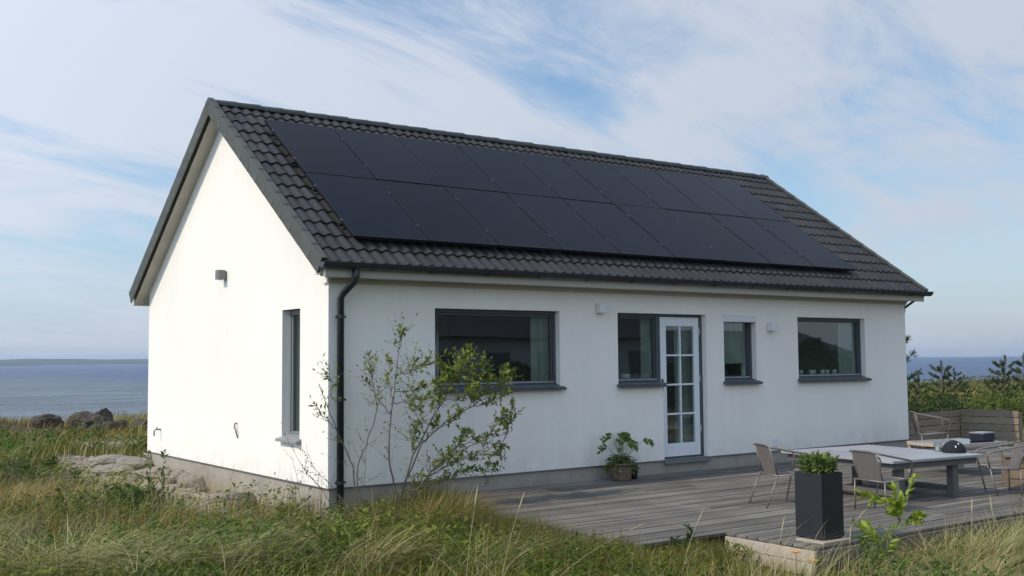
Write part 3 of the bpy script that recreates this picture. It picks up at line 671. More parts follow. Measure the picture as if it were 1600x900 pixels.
# end boards of the projecting corner, and front fascia
MB().box(1.972, 1.998, YF-.004, -3.965, DZ-.125, DZ-.030).build('edge_board', kerb_m, deck, bevel=.003)
MB().box(1.974, 1.998, YF-.004, -3.965, DZ-.235, DZ-.130).build('edge_board', kerb_m, deck, bevel=.003)
MB().box(1.974, 13.0, YF-.028, YF-.004, DZ-.130, DZ-.031).build('edge_board', plank_m, deck, bevel=.003)
MB().box(1.974, 13.0, YF-.027, YF-.004, DZ-.26, DZ-.135).build('edge_board', plank_m, deck, bevel=.003)
MB().box(.972, .998, -3.96, -.03, DZ-.13, DZ-.030).build('edge_board', plank_m, deck, bevel=.003)

# fence at the far end of the deck
fence = empty('fence', (12.68, -.2, DZ)); tag(fence, 'low weathered plank fence at the far end of the deck', 'fence')
def fence_run(a, b, n, h):
    a = Vector(a)-Vector(fence.location); b = Vector(b)-Vector(fence.location); dlt = (b-a); ang = math.atan2(dlt.y, dlt.x); ln = math.hypot(dlt.x, dlt.y)
    ph = h/n
    for i in range(n):
        MB().box(0, ln, -.014, .014, 0, ph-.016).build('plank', fence_m, fence, bevel=.003, loc=(a.x, a.y, i*ph+.005), rz=ang+rng.uniform(-.004, .004))
fence_run((10.75, .10, DZ), (12.60, .28, DZ), 5, .60); fence_run((12.64, .26, DZ), (12.78, -.74, DZ), 5, .61)
for (x, y) in ((10.8, .145), (12.60, .34), (12.86, -.70)):
    MB().box(-.035, .035, -.035, .035, -.1, .57).build('post', fence_m, fence, loc=(x-12.68, y+.2, 0))

# bench box beside the fence
bb = empty('bench_box', (6.84, -3.87, DZ), math.atan2(-.84, .54)); tag(bb, 'brown timber box bench with a grey lid at the right edge of the deck', 'bench')
for i in range(3):
    MB().box(0, 1.5, 0, .03, i*.125+.004, i*.125+.119).build('plank', box_m, bb, bevel=.003)
    MB().box(0.0, .03, .031, 1.2, i*.125+.004, i*.125+.119).build('side_plank', box_m, bb, bevel=.003)
for i in range(8): MB().box(-.03, 1.53, -.03+i*.155, -.03+i*.155+.147, .378, .405).build('lid_plank', plank_m, bb, bevel=.003)
MB().box(.05, 1.45, .05, 1.15, .01, .37).build('inner_box', under_m, bb)

# big table
tbl = empty('garden_table', (5.50, -3.09, DZ), R(-6)); tag(tbl, 'large low grey garden table with thick legs in the middle of the deck', 'table')
TH = .46; hx, hy = .74, .83
MB().box(-hx, hx, -hy, hy, TH-.03, TH).build('tabletop', table_m, tbl, bevel=.004)
MB().box(-hx+.06, hx-.06, -hy+.05, -hy+.09, TH-.10, TH-.031).box(-hx+.06, hx-.06, hy-.09, hy-.05, TH-.10, TH-.031).box(-hx+.06, -hx+.10, -hy+.091, hy-.091, TH-.10, TH-.031).box(hx-.10, hx-.06, -hy+.091, hy-.091, TH-.10, TH-.031).build('apron', table_leg_m, tbl)
for a in (-.54, .34):
    for b in (-hy+.10, hy-.18): MB().box(a, a+.09, b, b+.09, 0, TH-.031).build('leg', table_leg_m, tbl, bevel=.004)
for a in (-.54, .34): MB().box(a+.03, a+.09, -hy+.20, hy-.19, .05, .11).build('stretcher', table_leg_m, tbl)
# chairs
def chair(loc, rz, label, s=.78, splay=0., group='steel tube armchairs round the garden table'):
    c = empty('garden_chair', loc, rz); c.scale = (s, s, s); tag(c, label, 'chair', group)
    w = .27; sh = .43; r = .0125       # local +x = facing direction, y across
    for sg in (-1, 1):
        MB().tube([(-.235, sg*w, sh), (-.235-splay, sg*(w+.01), 0)], r, 8).build('leg', steel_m, c, smooth=True)
        MB().tube([(.235, sg*w, sh), (.14, sg*(w+.01), 0)], r, 8).build('leg', steel_m, c, smooth=True)
        MB().tube([(-.34, sg*(w-.02), .81), (-.31, sg*w, .80), (-.1, sg*(w+.02), .755), (.20, sg*(w+.02), .70), (.26, sg*(w+.02), .68), (.28, sg*(w+.01), .64), (.235, sg*w, sh)], r*1.1, 8).build('armrest', steel_m, c, smooth=True)
    MB().tube([(-.235, -w, sh-.012), (-.235, w, sh-.012)], r, 8).tube([(.235, -w, sh), (.235, w, sh)], r, 8).tube([(-.235, -w, sh-.012), (.235, -w, sh+.01)], r, 8).tube([(-.235, w, sh-.012), (.235, w, sh+.01)], r, 8).build('seat_frame', steel_m, c, smooth=True)
    MB().tube([(-.33, -w+.02, .81), (-.345, -.12, .825), (-.345, .12, .825), (-.33, w-.02, .81)], r, 8).tube([(-.22, -w+.05, sh-.01), (-.335, -w+.045, .81)], r*.9, 6).tube([(-.22, w-.05, sh-.01), (-.335, w-.045, .81)], r*.9, 6).build('back_frame', steel_m, c, smooth=True)
    st = MB()
    n = 16
    for i in range(n):
        yy = -w+.065+(2*w-.13)*i/(n-1); st.box(-.003, .003, yy-.0105, yy+.0105, 0, .40)
    for i, p in enumerate(st.v):
        t = p[2]/.40; st.v[i] = (-.215-.118*t-.018*math.sin(t*math.pi)+p[0], p[1], sh-.005+t*.385)
    st.build('backrest', sling_m, c)
    seat = MB()
    for i in range(n+2):
        yy = -w+.02+(2*w-.04)*i/(n+1); seat.box(-.22, .22, yy-.0115, yy+.0115, sh-.014, sh-.006)
    seat.build('seat', sling_m, c)
    return c
chair((3.86, -3.08, DZ), R(-24), 'steel armchair left of the planter, farther from the camera', splay=.18)
chair((4.28, -3.98, DZ), R(-8), 'steel armchair with a strung back just right of the planter', s=.74)
chair((6.42, -4.02, DZ), R(138), 'steel armchair at the right end of the garden table', s=.70)
chair((10.0, -.85, DZ), R(-44), 'dark steel armchair in front of the plank fence, behind the tables', s=.84)
# second table behind
t2 = empty('side_table', (8.1, -2.5, DZ), R(-8)); tag(t2, 'small pale wood table with a dark glass top behind the large table', 'table')
MB().box(-.55, .45, -.35, .35, .395, .42).build('tabletop', mat('dark_glass_top', (.03, .035, .045), .12), t2, bevel=.003)
MB().box(-.57, .47, -.385, -.352, .375, .422).box(-.57, .47, .352, .385, .375, .422).box(-.585, -.552, -.352, .352, .375, .422).build('frame', kerb_m, t2)
for a in (-.56, .41):
    for b in (-.38, .33): MB().box(a, a+.05, b, b+.05, 0, .374).build('leg', kerb_m, t2)
bx_ = MB().box(-.14, .14, -.10, .10, 0, .10).build('storage_box', mat('dark_blue_plastic', (.012, .016, .03), .4), None, loc=(8.38, -2.66, DZ+.422), bevel=.008); tag(bx_, 'small dark blue box on the right end of the pale wood side table', 'box')
MB().box(-.145, .145, -.105, .105, .101, .116).build('lid', frame_lt, bx_, bevel=.004)
# cap / cloth hat on the table
cp = empty('cap', (6.10, -3.66, DZ+TH), R(25)); tag(cp, 'black cloth cap lying on the right end of the garden table', 'cap')
dome = MB(); prof = [(.13*math.cos(a), .125*math.sin(a)+.012) for a in [R(x) for x in (0, 15, 30, 45, 60, 75, 88)]]
dome.lathe([(.131, 0)]+prof, 20, cap1=True); 
rr_ = random.Random(3)
dome.v = [(x*(1+.05*math.sin(3*math.atan2(y, x))), y*(1+.04*math.sin(5*math.atan2(y, x)+1)), z*(1+.04*math.sin(2*math.atan2(y, x)))) for x, y, z in dome.v]
dome.build('crown', cloth_m, cp, smooth=True)
vis = MB(); vv = []
for k in range(9):
    a = R(-62+k*15.5); vv += [(.12*math.cos(a), .12*math.sin(a), .014), (.12*math.cos(a)+.085*math.cos(a*.55), .12*math.sin(a)*1.02, .006)]
vis.add(vv+[(x, y, z+.006) for x, y, z in vv], [(2*k, 2*k+1, 2*k+3, 2*k+2) for k in range(8)]+[(18+2*k, 18+2*k+2, 18+2*k+3, 18+2*k+1) for k in range(8)]+[(2*k+1, 18+2*k+1, 18+2*k+3, 2*k+3) for k in range(8)])
vis.build('visor', cloth_m, cp, smooth=True)
MB().box(-.006, .006, -.004, .004, -.012, .012).build('badge', white_m, cp, loc=(-.118, -.035, .075), rz=R(70))
MB().box(-.006, .006, -.004, .004, -.008, .008).build('badge', white_m, cp, loc=(-.08, -.06, .108), rz=R(50))
jar = MB().lathe([(.045, 0), (.05, .01), (.05, .095), (.046, .10)], 18, cap1=False).build('glass_jar', jar_m, None, smooth=True, loc=(6.10, -3.46, DZ+TH)); tag(jar, 'small glass jar beside the black cap on the garden table', 'jar')
MB().lathe([(.03, 0), (.03, .05)], 12).build('candle', cup_m, jar, loc=(0, 0, .004))
# planter
plr = empty('planter', (2.34, -4.72, DZ+.03)); tag(plr, 'tall square dark metal planter at the near corner of the deck', 'planter')
b = .143
MB().hexa([(-b, -b, 0), (b, -b, 0), (b, b, 0), (-b, b, 0), (-b, -b, .55), (b, -b, .55), (b, b, .55), (-b, b, .55)]).build('box', planter_m, plr, bevel=.004)
bo = plr.children[0]; bm = bmesh.new(); bm.from_mesh(bo.data); top = [f_ for f_ in bm.faces if f_.normal.z > .9]; rr = bmesh.ops.inset_region(bm, faces=top, thickness=.012)
for f_ in bm.faces:
    if f_.normal.z > .9 and f_.calc_area() > .05:
        bmesh.ops.translate(bm, verts=list(f_.verts), vec=(0, 0, -.03)); break
bm.to_mesh(bo.data); bm.free()
MB().box(-b+.02, b-.02, -b+.02, b-.02, .50, .522).build('soil', soil_m, plr)
brd = MB().box(-.20, .165, -.20, .10, 0, .018).build('base_board', kerb_m, None, loc=(2.34, -4.72, DZ+.002), bevel=.003); tag(brd, 'pale board lying on the deck corner under the dark planter', 'board')
for a in (-.12, .10):
    for c_ in (-.12, .1): MB().box(a, a+.03, c_, c_+.03, -.011, 0).build('foot', dark_m, plr)

# ------------------------------------------------------------------ foliage builders
class Foliage:
    """collects many small folded leaves; one mesh"""
    def __init__(s): s.P = []; s.D = []; s.N = []; s.L = []; s.W = []; s.C = []
    def leaf(s, p, d, n, l, w, c): s.P.append(tuple(p)); s.D.append(tuple(d)); s.N.append(tuple(n)); s.L.append(l); s.W.append(w); s.C.append(c)
    def mesh(s, name, m=leaf_m): return leaf_mesh(name, np.array(s.P), np.array(s.D), np.array(s.N), np.array(s.L), np.array(s.W), np.array(s.C), m)
def leaf_mesh(name, P, D, Nn, L, Wd, C, m=leaf_m, simple=False):
    D = D/np.linalg.norm(D, axis=1, keepdims=True); Sd = np.cross(D, Nn); Sd /= np.linalg.norm(Sd, axis=1, keepdims=True)+1e-9; U = np.cross(Sd, D)
    L = L[:, None]; Wd = Wd[:, None]; n = len(P)
    if simple:
        v = np.stack([P, P+D*L*.5+Sd*Wd*.5+U*Wd*.18, P+D*L, P+D*L*.5-Sd*Wd*.5+U*Wd*.18], 1); k = np.arange(n)*4
        t = np.concatenate([np.stack([k, k+1, k+2], -1), np.stack([k, k+2, k+3], -1)]); nv = 4
    else:
        v = np.stack([P, P+D*L*.3+Sd*Wd*.45+U*Wd*.2, P+D*L*.68+Sd*Wd*.38+U*(Wd*.18-L*.03), P+D*L-U*L*.14, P+D*L*.68-Sd*Wd*.38+U*(Wd*.18-L*.03), P+D*L*.3-Sd*Wd*.45+U*Wd*.2, P+D*L*.55-U*L*.01], 1)
        k = np.arange(n)*7; t = np.concatenate([np.stack([k+a, k+b_, k+c], -1) for a, b_, c in ((0, 1, 6), (1, 2, 6), (2, 3, 6), (3, 4, 6), (4, 5, 6), (5, 0, 6))]); nv = 7
    return np_mesh(name, v.reshape(-1, 3), tris=t, cols=np.repeat(C, nv, axis=0), m=m, smooth=False)
def vnorm(v): return v/np.linalg.norm(v)
def jit(c, rg, a=.25): return tuple(np.clip(np.array(c)*rg.uniform(1-a, 1+a)*np.array([rg.uniform(.9, 1.12), 1, rg.uniform(.85, 1.1)]), 0, 1))
GREEN = (.075, .115, .028); YGREEN = (.15, .20, .03); DGREEN = (.035, .06, .02); OLIVE = (.10, .105, .035); STRAW = (.30, .25, .12); BROWN = (.16, .115, .05)

def add_sprig(fo, tubes, p0, d0, ln, nleaf, ll, lw, col, rg, r0=.004, droop=.0, whorl=True):
    """a twig with leaves along it"""
    p = np.array(p0, float); d = vnorm(np.array(d0, float)); pts = [p.copy()]; n = max(3, int(ln/.05)); st = ln/n
    for i in range(n):
        d = vnorm(d+np.array([rg.normal(0, .10), rg.normal(0, .10), rg.normal(.04-droop, .08)])); p = p+d*st; pts.append(p.copy())
    tubes.append((pts, [r0*(1-.75*i/n) for i in range(n+1)]))
    for k in range(nleaf):
        t = (.25+.75*k/max(1, nleaf-1)) if whorl else rg.uniform(.1, 1); q = t*n; i = min(int(q), n-1); pp = pts[i]*(1-(q-i))+pts[min(i+1, n)]*(q-i)
        ax = vnorm(np.array(pts[min(i+1, n)])-np.array(pts[i])+1e-6); rv = vnorm(np.cross(ax, rg.normal(size=3))); dd = vnorm(rv*.85+ax*(.55+.6*t))
        nn = vnorm(np.array([0, 0, 1.])+rg.normal(size=3)*.5); s = rg.uniform(.65, 1.15)
        fo.leaf(pp, dd, nn, ll*s, lw*s, jit(col, rg))
    return pts

# ------------------------------------------------------------------ the shrub in front of the wall
rg = np.random.RandomState(5)
def shrub():
    base = np.array([.36, -.92, -.42]); root = empty('shrub', tuple(base)); tag(root, 'tall open leafy shrub with thin stems in front of the white corner wall', 'shrub')
    fo = Foliage(); tubes = []
    # (tip x, tip z, y offset, leafiness, fork height)
    tips = [(.39, 1.66, 0, .6), (.30, 1.30, .1, .45), (-.02, 1.40, -.1, .4), (.10, 1.12, .15, .4), (-.42, 1.22, .0, .25), (-.52, .92, .1, .2), (.62, 1.34, .15, .6),
            (.82, 1.42, -.1, 1.0), (.96, 1.30, .1, 1.2), (1.10, 1.46, -.15, 1.5), (1.28, 1.44, .05, 1.5), (1.30, 1.22, -.2, 1.5), (1.52, 1.36, .1, 1.4), (1.70, 1.26, -.05, 1.2), (1.86, 1.24, .1, 1.1),
            (1.15, 1.05, -.25, 1.5), (1.42, 1.02, .15, 1.4), (1.62, .98, -.1, 1.1), (1.82, .85, .05, 1.1), (1.55, .78, -.2, 1.1), (1.80, .64, .1, 1.0), (1.24, .80, .2, 1.2), (.95, 1.00, .2, 1.2),
            (.78, 1.18, -.2, 1.1), (.70, .90, .15, .9), (1.58, .42, -.05, 1.3), (1.40, .36, -.15, 1.3), (1.25, .20, .0, 1.2), (1.10, .32, .15, 1.0), (.95, .48, -.2, .9), (1.62, .56, .1, 1.1), (.55, 1.02, -.25, .7), (1.02, 1.2, 0, 1.5), (.85, .30, -.1, .8), (1.05, .12, .1, 1.1), (1.45, .20, -.1, 1.1), (.70, .12, .1, .8), (1.66, .30, .05, 1.0), (.62, .62, .1, .8), (1.15, .62, -.1, 1.0), (1.2, 1.32, .12, 1.4), (1.45, 1.15, -.1, 1.3), (.88, .72, .1, .9)]
    mains = [([(.36, -.42), (.33, .0), (.25, .35), (.27, .75), (.34, 1.15), (.39, 1.60)], .013), ([(.40, -.42), (.40, .02), (.55, .40), (.80, .78), (1.05, 1.12), (1.25, 1.38)], .014), ([(.44, -.42), (.46, -.05), (.72, .22), (1.02, .40), (1.35, .52), (1.70, .60)], .010),
             ([(-.10, -.42), (-.13, .05), (-.16, .32), (-.30, .62), (-.42, .92), (-.50, 1.12)], .010), ([(-.13, .05), (-.12, .32), (.0, .58), (.10, .88), (.06, 1.12), (.0, 1.30)], .008), ([(.40, .02), (.62, .50), (.92, .72), (1.22, .86), (1.50, .98), (1.72, 1.10)], .010)]
    MP = []
    for pl_, r0 in mains:
        yo = rg.normal(0, .05); pts = []
        for k in range(21):
            q = k/20*(len(pl_)-1); j = min(int(q), len(pl_)-2); f_ = q-j; f_ = f_*f_*(3-2*f_)*.5+f_*.5
            pts.append(np.array([pl_[j][0]*(1-f_)+pl_[j+1][0]*f_, base[1]+yo*k/20*2, pl_[j][1]*(1-f_)+pl_[j+1][1]*f_])+rg.normal(0, .005, 3))
        tubes.append((pts, [r0*(1-.75*k/20) for k in range(21)])); MP.append(pts)
    for i, (tx, tz, ty, lf) in enumerate(tips):
        tip = np.array([tx, base[1]+ty, tz]); best = None
        for pts in MP:
            for p in pts[4:]:
                dv = tip-p; L0 = np.linalg.norm(dv)
                if L0 < .12: continue
                cost = L0+(.8 if dv[2] < .25*abs(dv[0]) else 0)+(.3 if dv[0]*(1 if tx > .36 else -1) < 0 else 0)+(0 if L0 > .3 else .25)
                if best is None or cost < best[0]: best = (cost, p)
        b0 = best[1]; out = tip-b0; ctrl = b0+out*.5+np.array([0, 0, -.12*np.linalg.norm(out)*(1 if tz > .7 else -1)])
        pts = [b0]
        for t in np.linspace(1/12, 1, 12): pts.append(b0*(1-t)**2+ctrl*2*t*(1-t)+tip*t*t+rg.normal(0, .009, 3))
        tubes.append((pts, [.0055*(1-.75*k/12) for k in range(13)]))
        nsp = int(6+6.5*lf)
        for k in range(nsp):
            q = rg.uniform(.30 if lf > .8 else .25, 1.0)*12; j = min(int(q), 11); pp = pts[j]*(1-(q-j))+pts[j+1]*(q-j)
            ax = vnorm(pts[j+1]-pts[j]); dd = vnorm(ax+rg.normal(0, .55, 3)+np.array([.1*lf, 0, .1]))
            add_sprig(fo, tubes, pp, dd, rg.uniform(.05, .17), int(rg.uniform(4, 8)*min(1, .40+lf*.6)), .058, .026, (.27, .31, .06) if rg.rand() < .45 else (.17, .22, .045), rg, .0022)
        add_sprig(fo, tubes, pts[-1], pts[-1]-pts[-3], .07, int(5+4*lf), .066, .030, (.15, .20, .04), rg, .002)
    # bare side twigs on the left
    host = [t_ for t_ in tubes if len(t_[0]) > 10 and np.mean([p[0] for p in t_[0]]) < .75]
    for k in range(120):
        hp = host[rg.randint(len(host))][0]; src = np.array(hp[rg.randint(len(hp)//4, len(hp))]); dd = vnorm(np.array([rg.uniform(-.9, .5), rg.uniform(-.4, .4), rg.uniform(.1, 1)]))
        add_sprig(fo, tubes, src, dd, rg.uniform(.12, .36), rg.randint(2, 6), .048, .021, (.22, .26, .07), rg, .0024)
    mb = MB()
    for pts, rr in tubes: mb.tube([tuple(np.array(p)-base) for p in pts], rr, 5 if rr[0] > .004 else 3, cap=False)
    mb.build('branches', bark_m, root, smooth=True)
    fo.P = [tuple(np.array(p)-base) for p in fo.P]; o = bpy.data.objects.new('foliage', fo.mesh('foliage')); COL.objects.link(o); o.parent = root
shrub()
def wisp(loc, label, n, h, name='sapling', leaf=(.032, .014), col=(.13, .16, .06), lean=0., nl=5):
    root = empty(name, loc); tag(root, label, 'sapling'); fo = Foliage(); tubes = []
    for i in range(n):
        d = vnorm(np.array([rg.normal(lean, .35), rg.normal(0, .2), 1.])); ln = h*rg.uniform(.6, 1)
        pts = add_sprig(fo, tubes, (rg.normal(0, .02), rg.normal(0, .02), 0), d, ln, 3, leaf[0], leaf[1], col, rg, .005)
        for k in range(6):
            j = rg.randint(len(pts)//3, len(pts)); dd = vnorm(np.array([rg.normal(0, .8), rg.normal(0, .5), rg.uniform(.2, 1)]))
            add_sprig(fo, tubes, pts[j], dd, rg.uniform(.08, .25)*h, nl, leaf[0], leaf[1], col, rg, .0022)
    mb = MB()
    for pts, rr in tubes: mb.tube([tuple(p) for p in pts], rr, 4, cap=False)
    mb.build('stems', bark_m, root, smooth=True); o = bpy.data.objects.new('foliage', fo.mesh('foliage')); COL.objects.link(o); o.parent = root; return root
wisp((-.18, -.88, -.42), 'young sapling with few leaves between the downpipe and the shrub', 3, 1.25)
wisp((-.52, -.80, -.42), 'nearly bare dry sapling in front of the gable corner', 4, 1.05, leaf=(.022, .010), col=(.20, .19, .10), nl=3)

# umbel-like weed by the gable, willow shoot by the deck, potted plants
def leafy_weed(name, loc, h, n, label, col, leaf, cat='plant', lean=(0, 0), sub=7, nleaf=7):
    root = empty(name, loc); tag(root, label, cat); fo = Foliage(); tubes = []
    for i in range(n):
        d = vnorm(np.array([rg.normal(lean[0], .22), rg.normal(lean[1], .22), 1.])); ln = h*rg.uniform(.65, 1)
        pts = add_sprig(fo, tubes, (rg.normal(0, .03), rg.normal(0, .03), 0), d, ln, nleaf, leaf[0], leaf[1], col, rg, .006)
        for k in range(sub):
            j = rg.randint(len(pts)//4, len(pts)); dd = vnorm(np.array([rg.normal(0, .9), rg.normal(0, .9), rg.uniform(.1, .8)]))
            add_sprig(fo, tubes, pts[j], dd, rg.uniform(.12, .26)*h, nleaf, leaf[0], leaf[1], col, rg, .0025)
    mb = MB()
    for pts, rr in tubes: mb.tube([tuple(p) for p in pts], rr, 4, cap=False)
    mb.build('stems', stem_g, root, smooth=True); o = bpy.data.objects.new('foliage', fo.mesh('foliage')); COL.objects.link(o); o.parent = root; return root
leafy_weed('tall_weed', (-1.12, 2.33, -.38), .74, 2, 'tall green weed with lobed leaves in front of the gable wall', (.07, .12, .035), (.07, .03), sub=9)
leafy_weed('tall_weed', (-1.55, 1.75, -.42), .50, 5, 'dense green weed clump below the tall weed at the gable', (.07, .13, .03), (.06, .028))
leafy_weed('tall_weed', (-2.2, 5.4, -.42), .52, 4, 'leafy grey-green weed in front of the pale rocks', (.11, .13, .06), (.055, .022))
rg = np.random.RandomState(8)
leafy_weed('willow_shoot', (1.98, -5.50, -.5), 1.40, 1, 'bright yellow-green willow shoot leaning right in front of the deck edge', (.30, .38, .05), (.10, .038), lean=(.66, -.06), sub=5, nleaf=26)
leafy_weed('willow_shoot', (1.75, -5.60, -.5), .62, 4, 'bushy green willow sprig at the foot of the bright shoot', (.15, .21, .04), (.06, .020), lean=(.05, 0), sub=4, nleaf=12)
leafy_weed('deck_weed', (1.32, -4.05, -.42), .36, 3, 'small dark leafy weed left of the deck corner boards', (.06, .10, .04), (.045, .022))

def planter_plant():
    root = empty('potted_shrub', (2.34, -4.72, DZ+.03+.522)); tag(root, 'bushy green leaved plant growing in the tall dark planter', 'plant'); fo = Foliage(); tubes = []
    for i in range(90):
        a = rg.uniform(0, 2*math.pi); t = rg.uniform(0, 1)**.6; d = vnorm(np.array([math.cos(a)*t*1.15, math.sin(a)*t*1.15, 1.15-.75*t]))
        add_sprig(fo, tubes, (rg.normal(0, .012), rg.normal(0, .012), -.01), d, rg.uniform(.12, .225), 0, .05, .016, DGREEN, rg, .004)
        e = tubes[-1][0][-1]; dd0 = vnorm(tubes[-1][0][-1]-tubes[-1][0][-2])
        for k in range(13):
            dd = vnorm(dd0*.7+rg.normal(0, .6, 3)+np.array([0, 0, .15])); fo.leaf(e-dd0*rg.uniform(0, .08), dd, vnorm(np.array([0, 0, 1.])+rg.normal(0, .5, 3)), rg.uniform(.042, .070), rg.uniform(.014, .023), jit((.19, .27, .07) if rg.rand() < .65 else (.09, .14, .04), rg))
    mb = MB()
    for pts, rr in tubes: mb.tube([tuple(p) for p in pts], rr, 4, cap=False)
    mb.build('stems', bark_m, root); o = bpy.data.objects.new('foliage', fo.mesh('foliage')); COL.objects.link(o); o.parent = root
planter_plant()
def wall_pot():
    pot = empty('flower_pot', (4.02, -.26, DZ)); tag(pot, 'weathered brown flower pot standing on the deck by the wall', 'pot')
    MB().lathe([(.115, 0), (.13, .02), (.145, .16), (.15, .20), (.155, .20), (.155, .225), (.138, .225), (.13, .18)], 22, cap1=False).build('vessel', pot_m, pot, smooth=True)
    MB().lathe([(.13, 0), (.13, .01)], 16).build('soil', soil_m, pot, loc=(0, 0, .185))
    MB().lathe([(.012, 0), (.018, .02), (.01, .05)], 8).build('knob', cup_m, pot, loc=(-.10, -.11, .12))
    p2 = MB().lathe([(.07, 0), (.085, .16), (.09, .19)], 16).build('flower_pot', dark_m, None, smooth=True, loc=(4.26, -.20, DZ)); tag(p2, 'small dark pot tucked behind the brown flower pot', 'pot')
    root = empty('pot_plant', (4.02, -.26, DZ+.196)); tag(root, 'wide leaved green plant with drooping leaves in the brown flower pot', 'plant'); fo = Foliage(); tubes = []
    for i, (dx, dz, sz) in enumerate(((-.30, .30, .9), (.22, .5, .9), (.42, .34, 1.1), (-.40, .38, 1), (-.10, .56, .7), (.10, .44, .8), (.36, .42, 1.0), (.50, .26, 1.1), (.30, .22, 1), (-.18, .28, .6), (-.02, .40, .6), (.55, .16, .6))):
        pts = add_sprig(fo, tubes, (0, 0, 0), (dx*.5, rg.normal(0, .12), dz), math.hypot(dx, dz)*.78, 0, .1, .05, GREEN, rg, .006)
        e = pts[-1]; ax = vnorm(pts[-1]-pts[-2])
        for k in range(int(9*sz)):      # frond of overlapping leaflets
            t = k/9; side = (-1)**k; q = e+np.array([np.sign(dx)*t*.16*sz, 0, -.02-.08*t*t]); fo.leaf(q, (np.sign(dx)*.7, rg.normal(0, .3), side*.5), (0, -1, .6), .075*sz, .045*sz, jit((.11, .17, .03), rg))
    for k in range(340):
        a = rg.uniform(0, 2*math.pi); r_ = rg.uniform(.02, .2); q = np.array([math.cos(a)*r_, math.sin(a)*r_*.8, rg.uniform(0, .12)-max(0, r_-.13)*1.6]); fo.leaf(q, (math.cos(a), math.sin(a), rg.uniform(-.9, .6)), (rg.normal(0, .4), -.3, 1), rg.uniform(.05, .09), rg.uniform(.02, .035), jit((.10, .135, .03), rg))
    mb = MB()
    for pts, rr in tubes: mb.tube([tuple(p) for p in pts], rr, 4, cap=False)
    mb.build('stems', stem_g, root); o = bpy.data.objects.new('foliage', fo.mesh('foliage')); COL.objects.link(o); o.parent = root
wall_pot()
# orange flowers by the deck corner
for i, (dx, dy, hh) in enumerate(((1.32, -5.30, .40), (1.44, -5.36, .33))):
    fl = empty('orange_flower', (dx, dy, -.5)); tag(fl, 'orange daisy flower by the deck corner, ' + ('taller left one' if i == 0 else 'lower right one'), 'flower', 'orange flowers')
    MB().tube([(0, 0, 0), (.01, .01, hh*.5), (0, 0, hh)], .003, 4).build('stem', stem_g, fl)
    p = MB()
    for k in range(12):
        a = k*math.pi/6; c, s_ = math.cos(a), math.sin(a); p.add([(0, 0, hh), (c*.024-s_*.010, s_*.024+c*.010, hh+.012), (c*.045, s_*.045, hh+.012), (c*.024+s_*.010, s_*.024-c*.010, hh+.012)], [(0, 1, 2, 3)])
    p.build('petals', orange_m, fl)

# ------------------------------------------------------------------ rocks
def rock_mesh(seed, m, sub=4, rough=.22):
    bm = bmesh.new(); bmesh.ops.create_icosphere(bm, subdivisions=sub, radius=1); r_ = np.random.RandomState(seed); ws = r_.normal(size=(7, 3)); ph = r_.uniform(0, 6, 7)
    cuts = [(vnorm(r_.normal(size=3)), r_.uniform(.62, .92)) for _ in range(9)]
    for v in bm.verts:
        p = np.array(v.co); k = 1+rough*.35*sum(math.sin(p@w*1.6+q) for w, q in zip(ws, ph))/2
        p = p*k
        for n_, d_ in cuts:
            t = p@n_-d_
            if t > 0: p = p-n_*t*.85
        v.co = Vector(p)
    from mathutils import noise as mn
    off = Vector(r_.uniform(0, 50, 3))
    for v in bm.verts:
        q = v.co*1.7+off; v.co *= 1+.16*mn.noise(q)+.10*mn.noise(q*2.3)+.06*mn.noise(q*5.1)+.03*mn.noise(q*11)
    me = bpy.data.meshes.new('rock'); bm.to_mesh(me); bm.free(); me.materials.append(m); return me
def rock(name, x, y, sx_, sy_, sz_, seed, m, label, cat, group=None, sink=.3, rz=0):
    me = rock_mesh(seed, m); o = bpy.data.objects.new(name, me); COL.objects.link(o); z = float(gz(x, y)); o.scale = (sx_, sy_, sz_); o.location = (x, y, z+sz_*(1-2*sink)*.9); o.rotation_euler = (0, 0, rz); tag(o, label, cat, group)
BG = 'boulders along the shore'
for i, (x, y, a, b_, c, lab) in enumerate((
    (4.12, 26.05, .62, .5, .46, 'largest round brown boulder on the shore left of the house'),
    (2.98, 26.9, .56, .5, .34, 'low wide mossy boulder on the shore, left of the largest one'),
    (5.07, 25.85, .36, .35, .32, 'medium boulder on the shore, right of the largest one'),
    (3.55, 24.5, .25, .25, .20, 'grey boulder lying in front of the left side of the largest shore boulder'),
    (3.80, 23.9, .30, .3, .22, 'dark low boulder standing nearest in front of the largest one'),
    (4.45, 24.75, .48, .35, .26, 'wide dark boulder in front and right of the largest one'),
    (4.85, 27.3, .42, .4, .50, 'brown boulder leaning behind the right side of the largest one'),
    (5.45, 24.7, .42, .4, .30, 'flat brown shore boulder next to the gable wall edge'),
    (3.60, 25.0, .20, .2, .15, 'small pale boulder at the foot of the largest one'))):
    rock('boulder', x, y, a, b_, c, 10+i, rock_m, lab, 'boulder', BG, .18, i*.7)
PG = 'pale stones along the gable wall'
